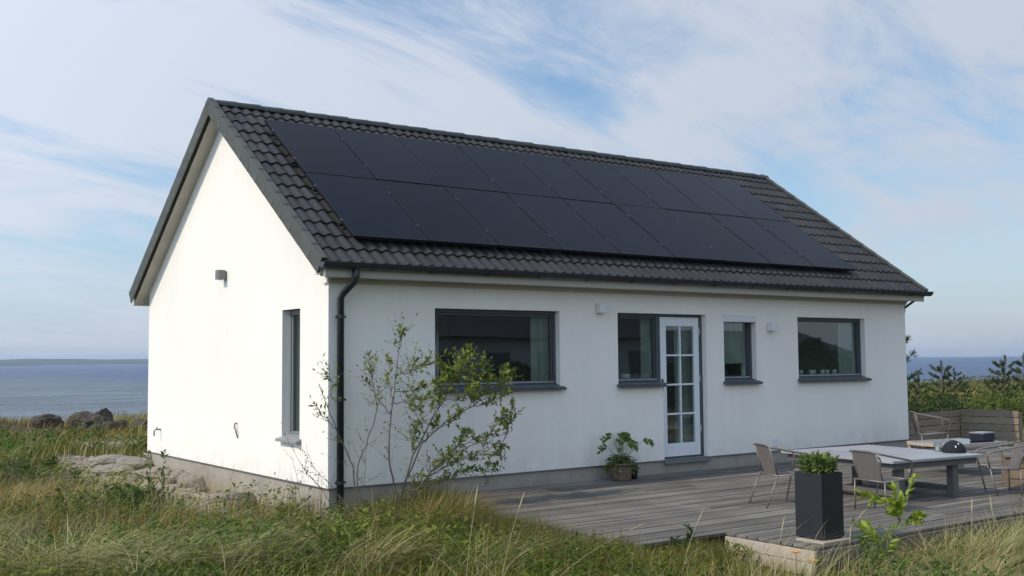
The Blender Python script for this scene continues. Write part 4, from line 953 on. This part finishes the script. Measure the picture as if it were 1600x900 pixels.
for i, (x, y, a, b_, c, m_, lab) in enumerate((
    (-.10, 7.7, .36, .60, .11, pale_rock, 'large flat pale rock slab beyond the gable corner'),
    (-.50, 6.7, .30, .40, .11, pale_rock, 'pale rock slab just in front of the largest slab'),
    (-.30, 6.2, .26, .30, .12, pale_rock, 'pale rock slab touching the far gable corner'),
    (-.75, 5.6, .26, .30, .10, pale_rock, 'pale rounded stone left of the tall weed'),
    (-.35, 4.9, .30, .30, .10, pale_rock, 'pale flat stone at the wall, behind the tall weed'),
    (-.30, 4.1, .20, .24, .13, pale_rock, 'rounded pale stone against the concrete plinth, middle of the gable'),
    (-.28, 3.65, .18, .22, .12, pale_rock, 'pale stone right beside the brown block at the plinth'),
    (-.30, 3.25, .14, .16, .12, brown_rock, 'squarish brown stone block at the plinth, middle of the gable'),
    (-.45, 1.35, .16, .20, .12, brown_rock, 'brown stone block near the right end of the gable wall'),
    (-.42, 1.85, .20, .24, .08, pale_rock, 'flat pale stone beside the brown block near the corner'))):
    rock('stone', x, y, a, b_, c, 40+i, m_, lab, 'stone', PG, .3, i*.5)
# pebbly patch (stuff)
def pebbles():
    r_ = np.random.RandomState(8); base = rock_mesh(77, pale_rock, sub=1); bv = np.array([v.co[:] for v in base.vertices]); bf = [tuple(p.vertices) for p in base.polygons]; mb = MB()
    for k in range(300):
        if k < 190: x, y = r_.uniform(.6, 3.4), r_.uniform(13, 17)
        else: x, y = -r_.uniform(.05, 1.3), r_.uniform(.4, 8.5)
        s = r_.uniform(.02, .07)*(1.6 if k < 190 else 1); z = float(gz(x, y)); mb.add([(x+p[0]*s, y+p[1]*s, z+p[2]*s*.6+.01) for p in bv], bf)
    o = mb.build('pebbles', pale_rock); tag(o, 'pale pebbles and gravel beside the gable wall', kind='stuff'); bpy.data.meshes.remove(base)
pebbles()

# ------------------------------------------------------------------ grasses
def blades_mesh(name, P, H, Wd, az, lean, C, segs=4, tipw=.15, m=grass_m):
    n = len(P); d = np.stack([np.cos(az), np.sin(az), np.zeros(n)], -1); fa = az+np.pi/2+rg.uniform(-.9, .9, n); wdir = np.stack([np.cos(fa), np.sin(fa), np.zeros(n)], -1)
    vs = []; H1 = H[:, None]; le = lean[:, None]
    for k in range(segs+1):
        t = k/segs; c = P+np.array([0, 0, 1.])*H1*(t-.42*le*t*t)+d*H1*le*t**1.9
        wd = (Wd*(1-t)**.7 if k < segs else Wd*.0)[:, None]
        if k < segs: vs += [c-wdir*wd*.5, c+wdir*wd*.5]
        else: vs.append(c)
    nv = 2*segs+1; v = np.stack(vs, 1).reshape(-1, 3); b = np.arange(n)*nv; q = np.concatenate([np.stack([b+2*k, b+2*k+1, b+2*k+3, b+2*k+2], -1) for k in range(segs-1)]); t_ = np.stack([b+2*segs-2, b+2*segs-1, b+2*segs], -1)
    cc = np.repeat(C[:, None, :], nv, 1); return np_mesh(name, v, q, t_, cc.reshape(-1, 3), m)
def pn(x, y, s, k=0):     # smooth patch noise, 0..1
    return .5+.25*np.sin(x*s+1.7*np.sin(y*s*.8+k)+k)+.25*np.sin(y*s*1.3+1.3*np.sin(x*s*1.1-k)+2*k)
def allowed(x, y, m=0.):
    inside = (x > -.03-m) & (x < L_+.1) & (y > -.05) & (y < W_+.05)
    dk = ((x > .97-m) & (x < 13.1) & (y > -3.99) & (y < 0.)) | ((x > 1.93-m) & (x < 13.1) & (y > YF-.05-m) & (y < 0.))
    return ~inside & ~dk & (shore(x, y) < -3.5)
def ray_points(n, r0, r1, h0=-6, h1=74, bias=1.):
    u = rg.rand(n)**bias; r = r0*(r1/r0)**u; th = R(h0)+rg.rand(n)*R(h1-h0); return CAM.x+r*np.sin(th), CAM.y+r*np.cos(th), r
WIND = R(25)
def grass_field():
    x, y, r = ray_points(235000, 4.6, 95, bias=1.25); ok = allowed(x, y); x, y, r = x[ok], y[ok], r[ok]
    sandy = np.exp(-((x+.5)/.62)**2)*sst(.5, 1.5, y)*(1-sst(8.5, 10, y)); keep = rg.rand(len(x)) > .97*sandy
    peb = np.exp(-((x-2.0)/1.5)**2-((y-14.6)/2.0)**2); keep &= rg.rand(len(x)) > 1.1*peb
    bld = np.exp(-((x-4.3)/2.2)**2-((y-24.6)/2.0)**2); keep &= rg.rand(len(x)) > .8*bld
    x, y, r = x[keep], y[keep], r[keep]; n = len(x); P = np.stack([x, y, gz(x, y)-.02], -1)
    p1 = pn(x, y, 1.1, 1); p2 = pn(x, y, .35, 3); p3 = pn(x, y, 2.6, 5)
    H = rg.uniform(.14, .40, n)*(.6+.7*p1)*(1+.25*sst(14, 40, r)); 
    H *= 1-.45*sst(-2.3, -1.3, x)*(x < 0)*sst(.3, 1.2, y)*(1-sst(8, 10, y))
    H *= 1-.5*np.exp(-((x-1.2)/1.4)**2-((y-12)/2.2)**2)
    near_deck = np.exp(-(np.maximum(0, .9-x)/.5)**2)*(y > -4.3)*(y < 0)*(x < 1.1); H *= 1-.25*near_deck
    H *= 1-.62*np.exp(-((x-1.55)/.45)**2-((y+5.0)/.55)**2)
    Wd = np.maximum(.0058, .0007*r)*rg.uniform(.6, 1.6, n)
    az = WIND+rg.normal(0, 1.0, n); lean = np.clip(rg.normal(.55, .3, n), .05, 1.2)
    pal = np.array([(.085, .100, .011), (.120, .122, .015), (.045, .064, .009), (.26, .195, .055), (.15, .098, .025), (.15, .145, .025)])
    dry = .06+.50*p2*p3; far = sst(16, 34, r)*(1-sst(8, 16, x)); dry = np.clip(dry+.30*far, 0, .85)
    u = rg.rand(n); idx = np.where(u < dry, np.where(rg.rand(n) < .5, 3, 4), rg.choice([0, 1, 2, 5], n, p=[.35, .2, .3, .15]))
    tan = np.clip(1.6*pn(x, y, .42, 13)-.75, 0, 1)[:, None]*.75; base_c = pal[idx]*(1-tan)+np.array([.21, .165, .075])*tan
    C = base_c*np.array([1.0, .97, .72])*1.5*rg.uniform(.65, 1.35, n)[:, None]; knoll = np.exp(-(np.maximum(0, np.abs(x-1.0)-1.6)/1.3)**2-((y-25.5)/5.5)**2)[:, None]; C = C*(1-.85*knoll)+np.array([.105, .072, .034])*rg.uniform(.6, 1.4, n)[:, None]*.85*knoll
    me = blades_mesh('grass', P, H, Wd, az, lean, C, 3); o = bpy.data.objects.new('grass', me); COL.objects.link(o); tag(o, 'coastal meadow grass round the house', kind='stuff')
grass_field()
def dry_stalks():
    x, y, r = ray_points(26000, 4.6, 50, bias=1.1); p = pn(x, y, .8, 7); ok = allowed(x, y, .15) & (rg.rand(len(x)) < p*1.2); x, y, r = x[ok], y[ok], r[ok]; n = len(x)
    x1 = np.exp(-((x-.6)/1.3)**2-((y+3.6)/1.3)**2)
    P = np.stack([x, y, gz(x, y)], -1); H = rg.uniform(.30, .58, n)*(1-.35*x1); Wd = np.maximum(.0045, .0005*r); az = WIND+rg.normal(0, .8, n); lean = np.clip(rg.normal(.55, .3, n), .1, 1.2)
    C = np.array([.46, .39, .21])*rg.uniform(.6, 1.2, n)[:, None]*np.array([1, 1, 1.])
    me = blades_mesh('dry_grass', P, H, Wd, az, lean, C, 5); o = bpy.data.objects.new('dry_grass', me); COL.objects.link(o); tag(o, 'dry straw coloured grass stalks scattered through the meadow', kind='stuff')
dry_stalks()
def ground_herbs():
    x, y, r = ray_points(26000, 4.8, 30, bias=1.0); p = pn(x, y, 1.0, 2); ok = allowed(x, y, .05) & (p+rg.normal(0, .15, len(x)) > .42) & (np.exp(-((x+.5)/.62)**2)*sst(.3, 1.2, y)*(1-sst(8.5, 10, y)) < .35) & ~((x > 1.15) & (x < 2.02) & (y < -4.5) & (y > -5.55)) & (np.exp(-((x-2.0)/1.5)**2-((y-14.4)/2.2)**2) < .3); x, y, r = x[ok], y[ok], r[ok]; n = len(x)
    K = 16; hh = rg.uniform(.16, .42, n)*(.6+.7*pn(x, y, 1.7, 9)); nd = np.clip((.97-x)/.8, 0, 1); hh = np.where((y > -4.4) & (y < .3), hh*(.62+.38*nd), hh)
    hh = hh*(1-.4*sst(-2.3, -1.3, x)*(x < 0)*sst(.3, 1.2, y)*(1-sst(8, 10, y)))
    hh = np.where((np.abs(x-1.5) < .75) & (y < -4.4) & (y > -5.8), hh*.45, hh); sxl = rg.normal(0, .25, n); syl = rg.normal(0, .25, n)
    t = rg.uniform(.2, 1, (n, K)); a = rg.uniform(0, 2*np.pi, (n, K)); rad = rg.uniform(.0, .022, (n, K))
    lx = sxl[:, None]*t*hh[:, None]; ly = syl[:, None]*t*hh[:, None]
    P = np.stack([x[:, None]+lx+np.cos(a)*rad, y[:, None]+ly+np.sin(a)*rad, gz(x, y)[:, None]+t*hh[:, None]], -1).reshape(-1, 3)
    D = np.stack([np.cos(a), np.sin(a), rg.uniform(-.3, .9, (n, K))], -1).reshape(-1, 3); Nn = np.stack([rg.normal(0, .5, (n, K)), rg.normal(0, .5, (n, K)), np.ones((n, K))], -1).reshape(-1, 3)
    sc = (.75+.75*pn(x, y, 2.1, 4)**2)*np.maximum(1, r/14); L = (rg.uniform(.034, .074, (n, K))*sc[:, None]).ravel(); Wd = L*rg.uniform(.28, .5, n*K)
    pal = np.array([(.065, .095, .012), (.042, .068, .010), (.10, .12, .018), (.115, .125, .045), (.045, .095, .012)]); kind = (pn(x, y, .9, 11)*4.99).astype(int); kind = np.where(rg.rand(n) < .35, rg.randint(0, 5, n), kind)
    C = np.repeat(pal[kind]*1.5, K, 0)*rg.uniform(.7, 1.35, n*K)[:, None]
    st = blades_mesh('herb_stems', np.stack([x, y, gz(x, y)-.02], -1), hh*1.02, np.maximum(.003, .0004*r), np.arctan2(syl, sxl), np.hypot(sxl, syl), pal[kind]*.9, 2)
    so_ = bpy.data.objects.new('herb_stems', st); COL.objects.link(so_); tag(so_, 'thin stems of the low weeds in the meadow', kind='stuff')
    me = leaf_mesh('herbs', P, D, Nn, L, Wd, C, simple=True); o = bpy.data.objects.new('herbs', me); COL.objects.link(o); tag(o, 'low leafy weeds growing among the meadow grass', kind='stuff')
ground_herbs()
def edge_growth():
    n = 15000; u = rg.rand(n); x = np.where(u < .72, .96-np.abs(rg.normal(0, .34, n)), rg.uniform(.5, 1.62, n)); y = np.where(u < .72, rg.uniform(-4.2, -.35, n), -4.01-rg.rand(n)*.36); ok = allowed(x, y); x, y = x[ok], y[ok]; n = len(x)
    tall = .30+.13*pn(x, y, 3, 2)+.10*np.exp(-((y+1.0)/.7)**2); tall = np.where(y < -3.95, .29, tall); P = np.stack([x, y, gz(x, y)-.02], -1); H = tall*rg.uniform(.7, 1.25, n)
    pal = np.array([(.085, .125, .026), (.13, .15, .035), (.23, .18, .07), (.16, .115, .045), (.11, .13, .035)]); C = pal[rg.randint(0, 5, n)]*rg.uniform(.7, 1.3, n)[:, None]
    me = blades_mesh('edge_grass', P, H, rg.uniform(.004, .007, n), WIND+rg.normal(0, 1.1, n), np.clip(rg.normal(.45, .25, n), .05, 1), C, 4); o = bpy.data.objects.new('edge_grass', me); COL.objects.link(o); tag(o, 'thick grass growing against the left edge of the deck', kind='stuff')
edge_growth()
def long_blades():
    x, y, r = ray_points(17000, 5.5, 22, bias=1.0); p = pn(x, y, 1.9, 17)*pn(x, y, .7, 4); ok = allowed(x, y, .3) & (rg.rand(len(x)) < np.clip(p*2.2-.35, 0, 1)) & ~((x > .3) & (y > -4.9) & (x < 2)); x, y, r = x[ok], y[ok], r[ok]; n = len(x)
    H = rg.uniform(.42, .82, n); az = R(-28)+rg.normal(0, .45, n)+.6*(pn(x, y, .8, 6)-.5); lean = np.clip(rg.normal(1.15, .3, n), .3, 1.7)
    C = np.array([(.42, .42, .18), (.54, .48, .24), (.28, .33, .10), (.32, .25, .10)])[rg.randint(0, 4, n)]*rg.uniform(.75, 1.2, n)[:, None]
    me = blades_mesh('long_grass', np.stack([x, y, gz(x, y)-.02], -1), H, np.maximum(.0065, .0006*r), az, lean, C, 7); o = bpy.data.objects.new('long_grass', me); COL.objects.link(o); tag(o, 'long wind-bent blades of dune grass in the foreground', kind='stuff')
long_blades()
# single tussocks of marram grass
TG = 'marram grass tussocks in the foreground'
def tussock(x, y, rad, h, n, cols, label, az0=WIND, spread=1.2, lean=.9, wd=.006, seed=0):
    r_ = rg; a = r_.uniform(0, 2*np.pi, n); q = rad*np.sqrt(r_.rand(n)); px = np.cos(a)*q; py = np.sin(a)*q; z = float(gz(x, y))
    P = np.stack([px, py, np.full(n, -.02)], -1); H = r_.uniform(.55, 1.05, n)*h; az = np.where(r_.rand(n) < .55, az0+r_.normal(0, spread*.5, n), a+r_.normal(0, .4, n)); le = np.clip(r_.normal(lean, .3, n), .15, 1.5)
    C = np.array(cols)[r_.randint(0, len(cols), n)]*r_.uniform(.7, 1.25, n)[:, None]
    me = blades_mesh('grass_tussock', P, H, np.full(n, wd)*r_.uniform(.6, 1.3, n), az, le, C, 7); o = bpy.data.objects.new('grass_tussock', me); COL.objects.link(o); o.location = (x, y, z); tag(o, label, 'grass tussock', TG)
PALE = [(.40, .41, .17), (.54, .48, .24), (.24, .28, .08), (.58, .52, .28)]; BRN = [(.36, .25, .095), (.27, .19, .07), (.44, .34, .15), (.16, .16, .04)]; GRN = [(.10, .13, .03), (.16, .17, .05), (.09, .105, .02)]
tussock(.42, -1.50, .34, .74, 800, BRN, 'brown drooping grass tussock at the foot of the wall shrub', lean=1.0)
tussock(.95, -1.15, .22, .52, 350, BRN+PALE, 'pale brown tussock right of the wall shrub by the deck edge', lean=1.0, az0=R(-28), spread=.7)
tussock(-.25, -1.35, .3, .42, 350, BRN+GRN, 'brown green tussock under the gable corner', lean=.8)
tussock(-3.0, -1.1, .34, .80, 520, PALE, 'large pale tussock at the lower left corner of the meadow', lean=1.35, wd=.010, az0=R(-28), spread=.7)
tussock(-2.45, -1.75, .34, .78, 520, PALE, 'pale windblown tussock right of the lower left one', lean=1.4, wd=.010, az0=R(-28), spread=.7)
tussock(-1.75, -2.05, .30, .66, 420, PALE+GRN, 'pale green tussock in the left half of the foreground', lean=1.0, wd=.007, az0=R(-28), spread=.7)
tussock(-1.15, -2.95, .32, .70, 460, PALE+BRN, 'wide straw coloured tussock left of the middle foreground', lean=1.1, wd=.007, az0=R(-28), spread=.7)
tussock(-.35, -3.45, .30, .62, 420, PALE+GRN, 'long-bladed tussock in the middle foreground', lean=1.0, wd=.007, az0=R(-28), spread=.7)
tussock(.55, -4.35, .24, .42, 300, BRN+PALE, 'low brown tussock in the middle foreground, left of the deck corner', lean=.9, wd=.006, az0=R(-28), spread=.7)
tussock(3.05, -5.55, .36, .62, 720, PALE+BRN, 'straw coloured tussock at the lower right corner', lean=.8, wd=.007, az0=R(-28), spread=.7)
tussock(3.85, -5.45, .36, .58, 640, GRN+PALE, 'tall pale green tussock at the right edge of the picture', lean=.8, wd=.007, az0=R(-28), spread=.7)
tussock(2.45, -5.95, .30, .50, 420, PALE, 'pale tussock at the bottom edge near the right corner', lean=.9, wd=.007, az0=R(-28), spread=.7)
tussock(4.7, -5.4, .34, .50, 460, BRN+PALE, 'straw tussock hugging the deck edge at far right', lean=.7, wd=.007, az0=R(-28), spread=.7)
tussock(-3.4, .9, .34, .6, 380, GRN+PALE, 'green tussock at the left edge of the picture, middle height', lean=.9, wd=.007, az0=R(-28), spread=.7)
tussock(-2.6, 3.6, .4, .55, 380, BRN+PALE, 'brownish tussock in the left meadow in front of the pale slabs', lean=.8, wd=.007, az0=R(-28), spread=.7)
tussock(.72, -2.75, .22, .40, 240, GRN+BRN, 'short green tussock against the left deck edge', lean=.7)
# single tall stalks with seed heads
SG = 'single pale grass stalks standing in the foreground'
def stalk(x, y, h, lean, az, label):
    z = float(gz(x, y)); o = empty('grass_stalk', (x, y, z)); tag(o, label, 'grass stalk', SG)
    d = Vector((math.cos(az), math.sin(az), 0)); pts = [Vector((0, 0, h*(t-.25*lean*t*t)))+d*h*lean*t**1.5 for t in np.linspace(0, 1, 9)]
    sm_ = mat_straw; MB().tube(pts, [.0030*(1-.5*k/8) for k in range(9)], 4).build('stem', sm_, o)
    e = pts[-1]; ax = (pts[-1]-pts[-2]).normalized(); mb = MB(); mb.tube([e-ax*.10, e-ax*.06, e, e+ax*.05], [.002, .0055, .005, .0005], 5); mb.build('seed_head', sm_, o)
    for k in range(2):
        az2 = az+rg.normal(0, 1.0); d2 = Vector((math.cos(az2), math.sin(az2), 0)); b = pts[2]; mbb = MB(); L2 = h*.5
        pp = [b+Vector((0, 0, L2*(t-.45*t*t)))+d2*L2*.7*t**1.5 for t in np.linspace(0, 1, 6)]
        mbb.tube(pp, [.0026*(1-.9*k2/5) for k2 in range(6)], 3); mbb.build('leaf', sm_, o)
mat_straw = mat('straw_stalk', (.40, .35, .19), .6, trans=.15)
for x, y, h, le, az, lab in (
    (-1.35, -4.75, .95, .22, .5, 'upright pale stalk at the left of the deck, tallest of the pair'), (-1.05, -4.7, .90, .35, .3, 'pale stalk leaning right beside the tallest of the pair'),
    (-.95, -4.9, .85, 1.1, -.15, 'long pale stalk bent far right in the middle foreground'), (.62, -4.75, .66, .5, .2, 'thin stalk rising in front of the deck boards'),
    (1.12, -5.25, .60, .35, .3, 'stalk crossing the left end of the deck corner boards'), (1.35, -5.5, .75, .85, .1, 'pale stalk bent in front of the planter foot'),
    (2.95, -5.75, .72, .5, .5, 'tall straw stalk in front of the right chair, left of the pair'), (3.35, -5.75, .68, .25, .8, 'tall straw stalk in front of the right chair, right of the pair'),
    (2.45, -6.2, .7, 1.0, .1, 'bent straw stalk at the bottom right of the meadow'), (3.1, -6.4, .62, 1.1, -.1, 'low bent straw stalk at the lower right corner'),
    (-3.0, -2.9, .95, .8, .3, 'long pale stalk arching over the lower left tussock'), (-2.5, -3.3, .9, .9, .2, 'long pale stalk arching right of the lower left tussock'),
    (-2.0, -1.2, .75, 1.0, -.3, 'curved pale stalk in the left half of the meadow'), (2.0, -5.25, .45, .3, .4, 'short stalk beside the bright willow shoot')):
    stalk(x, y, h, le, az, lab)

# ------------------------------------------------------------------ right background: hedge, scrub, young pines
def cloud_leaves(n, box, dens, size, pal, aspect=.45):
    (x0, x1, y0, y1) = box; x = rg.uniform(x0, x1, n); y = rg.uniform(y0, y1, n); ht = dens(x, y); t = rg.rand(n)**.55; z = gz(x, y)+t*ht
    P = np.stack([x, y, z], -1); ok = ht > .05; P = P[ok]; n = len(P); a = rg.uniform(0, 6.283, n); D = np.stack([np.cos(a), np.sin(a), rg.uniform(-.2, 1, n)], -1); Nn = np.stack([rg.normal(0, .6, n), rg.normal(0, .6, n), np.ones(n)], -1)
    L = rg.uniform(.7, 1.3, n)*size; C = np.array(pal)[rg.randint(0, len(pal), n)]*rg.uniform(.65, 1.35, n)[:, None]; return P, D, Nn, L, L*aspect, C
hd = lambda x, y: 1.0*(.86+.22*np.sin(x*5+y*3)*np.sin(y*6.3))*np.where(np.abs((y-1.5)+(x-16.3)*.95) < .75, 1, 0)
P, D, Nn, L, Wd, C = cloud_leaves(60000, (14.2, 19.5, -2.2, 3.4), hd, .065, [(.12, .18, .03), (.075, .125, .028), (.16, .21, .045)], .5)
o = bpy.data.objects.new('foliage', leaf_mesh('foliage', P-np.array([16.3, 1.5, -.2]), D, Nn, L, Wd, C, simple=True)); COL.objects.link(o); he = empty('hedge', (16.3, 1.5, -.2)); tag(he, 'bright green leafy hedge behind the plank fence', 'hedge'); o.parent = he
hs = MB()
for k in range(26):
    t = k/25; hs.tube([(-1.9+3.6*t, 1.8-3.4*t, -.25), (-1.9+3.6*t+rg.normal(0, .1), 1.8-3.4*t+rg.normal(0, .1), .55)], .018, 4)
hs.build('stems', bark_m, he)
sd_ = lambda x, y: (.08+.17*pn(x, y, .55, 3))*(pn(x, y, .9, 8)+.25)*np.where((y < 3+.55*(x-13)) | (x > 17), 1, 0)*sst(13.6, 16, x)
P, D, Nn, L, Wd, C = cloud_leaves(60000, (13.6, 46, -6, 24), sd_, .085, [(.10, .10, .04), (.14, .115, .05), (.07, .10, .035), (.09, .12, .04), (.17, .145, .075)], .42)
o = bpy.data.objects.new('scrub', leaf_mesh('scrub', P, D, Nn, L, Wd, C, simple=True)); COL.objects.link(o); tag(o, 'low brown and green scrub on the dune beyond the fence', kind='stuff')
s2 = lambda x, y: (.12+.22*pn(x, y, .3, 5))*np.where(shore(x, y) < -6, 1, 0)*(pn(x, y, .5, 2) > .33)
P, D, Nn, L, Wd, C = cloud_leaves(26000, (40, 96, 0, 48), s2, .22, [(.08, .10, .04), (.12, .12, .05), (.10, .14, .05)], .5)
o = bpy.data.objects.new('scrub', leaf_mesh('scrub', P, D, Nn, L, Wd, C, simple=True)); COL.objects.link(o); tag(o, 'far dune scrub in front of the sea', kind='stuff')
def pine_meshes(seed, h=1.5):
    r_ = np.random.RandomState(seed); mb = MB(); lean = r_.normal(0, .06, 2); top = Vector((lean[0]*h, lean[1]*h, h)); mb.tube([(0, 0, -.1), tuple(top*.5+Vector((.03, 0, 0))), tuple(top)], [.035, .022, .006], 6)
    P = []; D = []; nw = 6
    for w in range(nw):
        zf = .22+.72*w/nw; nb = 5; rl = h*.38*(1-zf*.72)*r_.uniform(.75, 1.25)
        for k in range(nb):
            if r_.rand() < .12: continue
            a = k*2*math.pi/nb+w*.7+r_.normal(0, .25); ln = rl*r_.uniform(.6, 1.25); b0 = top*zf; rise = .25+.4*zf; pts = [b0, b0+Vector((math.cos(a)*ln*.55, math.sin(a)*ln*.55, ln*rise*.35)), b0+Vector((math.cos(a)*ln, math.sin(a)*ln, ln*rise))]
            mb.tube(pts, [.010, .007, .003], 4, cap=False)
            for q in range(110):
                t = r_.uniform(.35, 1.05); p = pts[1]*(1-t)*2*(1 if t > .5 else 1)+pts[2]*(2*t-1) if t > .5 else pts[0]*(1-2*t)+pts[1]*(2*t)
                ax = (pts[2]-pts[1]).normalized(); dv = Vector(r_.normal(0, .6, 3))+ax*.9+Vector((0, 0, .35)); P.append(tuple(p)); D.append(tuple(dv.normalized()))
    for q in range(90): P.append(tuple(top*(1-.14*r_.rand()))); D.append(tuple((Vector(r_.normal(0, .5, 3))+Vector((0, 0, 1))).normalized()))
    P = np.array(P); D = np.array(D); n = len(P); C = np.array([(.07, .10, .035), (.11, .14, .05), (.05, .075, .028)])[r_.randint(0, 3, n)]*r_.uniform(.7, 1.3, n)[:, None]
    crown = leaf_mesh('crown', P, D, r_.normal(size=(n, 3)), r_.uniform(.055, .10, n), np.full(n, .012), C, simple=True); return mb.mesh('trunk', bark_m, True), crown
PM = [pine_meshes(s) for s in (1, 2, 3)]
PGR = 'young pines on the dune beyond the fence'
def pine(x, y, s, k, label, rz, group=PGR, wide=1.):
    s = s*1.08
    o = empty('pine_tree', (x, y, float(gz(x, y))), rz); o.scale = (s*wide, s*wide, s); tag(o, label, 'pine', group); inst('trunk', PM[k][0], o); inst('crown', PM[k][1], o)
for x, y, s, k, lab in (
    (20.1, 5.3, .95, 0, 'young pine silhouetted against the sea, nearest to the house wall'), (19.4, 5.6, .78, 1, 'low bushy pine between the house wall and the first tall pine'),
    (19.85, 5.95, .62, 2, 'small dark pine just behind the low bushy one by the wall'), (21.6, 5.6, .62, 1, 'short pine in the gap left of the middle'), (20.9, 4.45, .70, 2, 'small pine in the middle of the dune, left of the tall layered pine'),
    (20.7, 4.15, 1.02, 0, 'tall layered pine near the right edge, left one'), (21.2, 3.75, 1.05, 1, 'tall dense pine at the right edge of the picture'), (21.3, 3.35, .9, 2, 'pine cut by the right edge of the picture'), (23.2, 6.9, .8, 2, 'distant pine between the two groups on the dune')):
    pine(x, y, s, k, lab, x*3)
pine(15.75, 4.0, 1.85, 2, 'taller pine behind the house with branches showing past the right wall', 1.0, None, .85)

# ------------------------------------------------------------------ neighbours behind the camera, seen in the window reflections
def neighbour(x0, x1, y0, y1, zw, zr, label):
    o = empty('neighbour_house', (x0, y1, -.6)); tag(o, label, 'house'); w, dd = x1-x0, y1-y0; zw += .6; zr += .6
    MB().box(0, w, -dd, 0, 0, zw).build('wall', nwall_m, o)
    MB().add([(-.4, .5, zw-.1), (w+.4, .5, zw-.1), (w+.4, -dd/2, zr), (-.4, -dd/2, zr), (w+.4, -dd-.5, zw-.1), (-.4, -dd-.5, zw-.1)], [(0, 1, 2, 3), (3, 2, 4, 5), (0, 3, 5), (1, 4, 2)]).build('roof', nroof_m, o)
    x = 1.2
    while x < w-1.6: 
        MB().box(x, x+1.1, -.001, .04, 1.3, 2.3).build('window', frame_m, o); x += 2.6
neighbour(13, 29, -34, -25, 2.4, 5.6, 'neighbouring pale house with dark roof behind the camera')
neighbour(33, 50, -40, -29, 1.2, 3.0, 'second neighbouring house farther right behind the camera')
def bush(x, y, r_, h, label):
    n = 2600; a = rg.uniform(0, 6.283, n); q = np.sqrt(rg.rand(n)); z = rg.rand(n); rr = r_*q*np.sqrt(np.maximum(.05, 1-z**2)); P = np.stack([np.cos(a)*rr, np.sin(a)*rr, z*h], -1)
    D = rg.normal(size=(n, 3)); C = np.array([(.05, .08, .03), (.03, .05, .02)])[rg.randint(0, 2, n)]; o = empty('bush', (x, y, float(gz(x, y)))); tag(o, label, 'bush', 'bushes behind the camera')
    c = bpy.data.objects.new('crown', leaf_mesh('crown', P, D, rg.normal(size=(n, 3)), np.full(n, .22), np.full(n, .12), C, simple=True)); COL.objects.link(c); c.parent = o
    MB().tube([(0, 0, -.1), (0, 0, h*.7)], [.06, .02], 5).build('trunk', bark_m, o)
for i, (x, y, r_, h) in enumerate(((15, -17, 1.6, 1.6), (19, -19, 1.8, 1.9), (23.5, -18, 1.7, 1.5), (27, -20, 1.6, 2.3), (31, -19, 1.8, 1.7), (35, -21, 1.6, 2.6), (39, -22, 2., 1.8))):
    bush(x, y, r_, h, 'dark garden bush behind the camera, ' + ('leftmost of the row', 'second from the left', 'third from the left', 'middle one of the row', 'tall one third from the right', 'tallest one second from the right', 'rightmost of the row')[i])

# ------------------------------------------------------------------ air
hz_m = bpy.data.materials.new('haze'); hz_m.use_nodes = True; hn = hz_m.node_tree; hn.nodes.remove(hn.nodes['Principled BSDF'])
pv = hn.nodes.new('ShaderNodeVolumePrincipled'); pv.inputs['Color'].default_value = (.68, .82, 1, 1); pv.inputs['Density'].default_value = .0003; pv.inputs['Anisotropy'].default_value = .2
hn.links.new(pv.outputs[0], hn.nodes['Material Output'].inputs['Volume'])
tag(MB().box(-2950, 2950, -2950, 2950, -7.5, 16).build('haze', hz_m), kind='stuff')
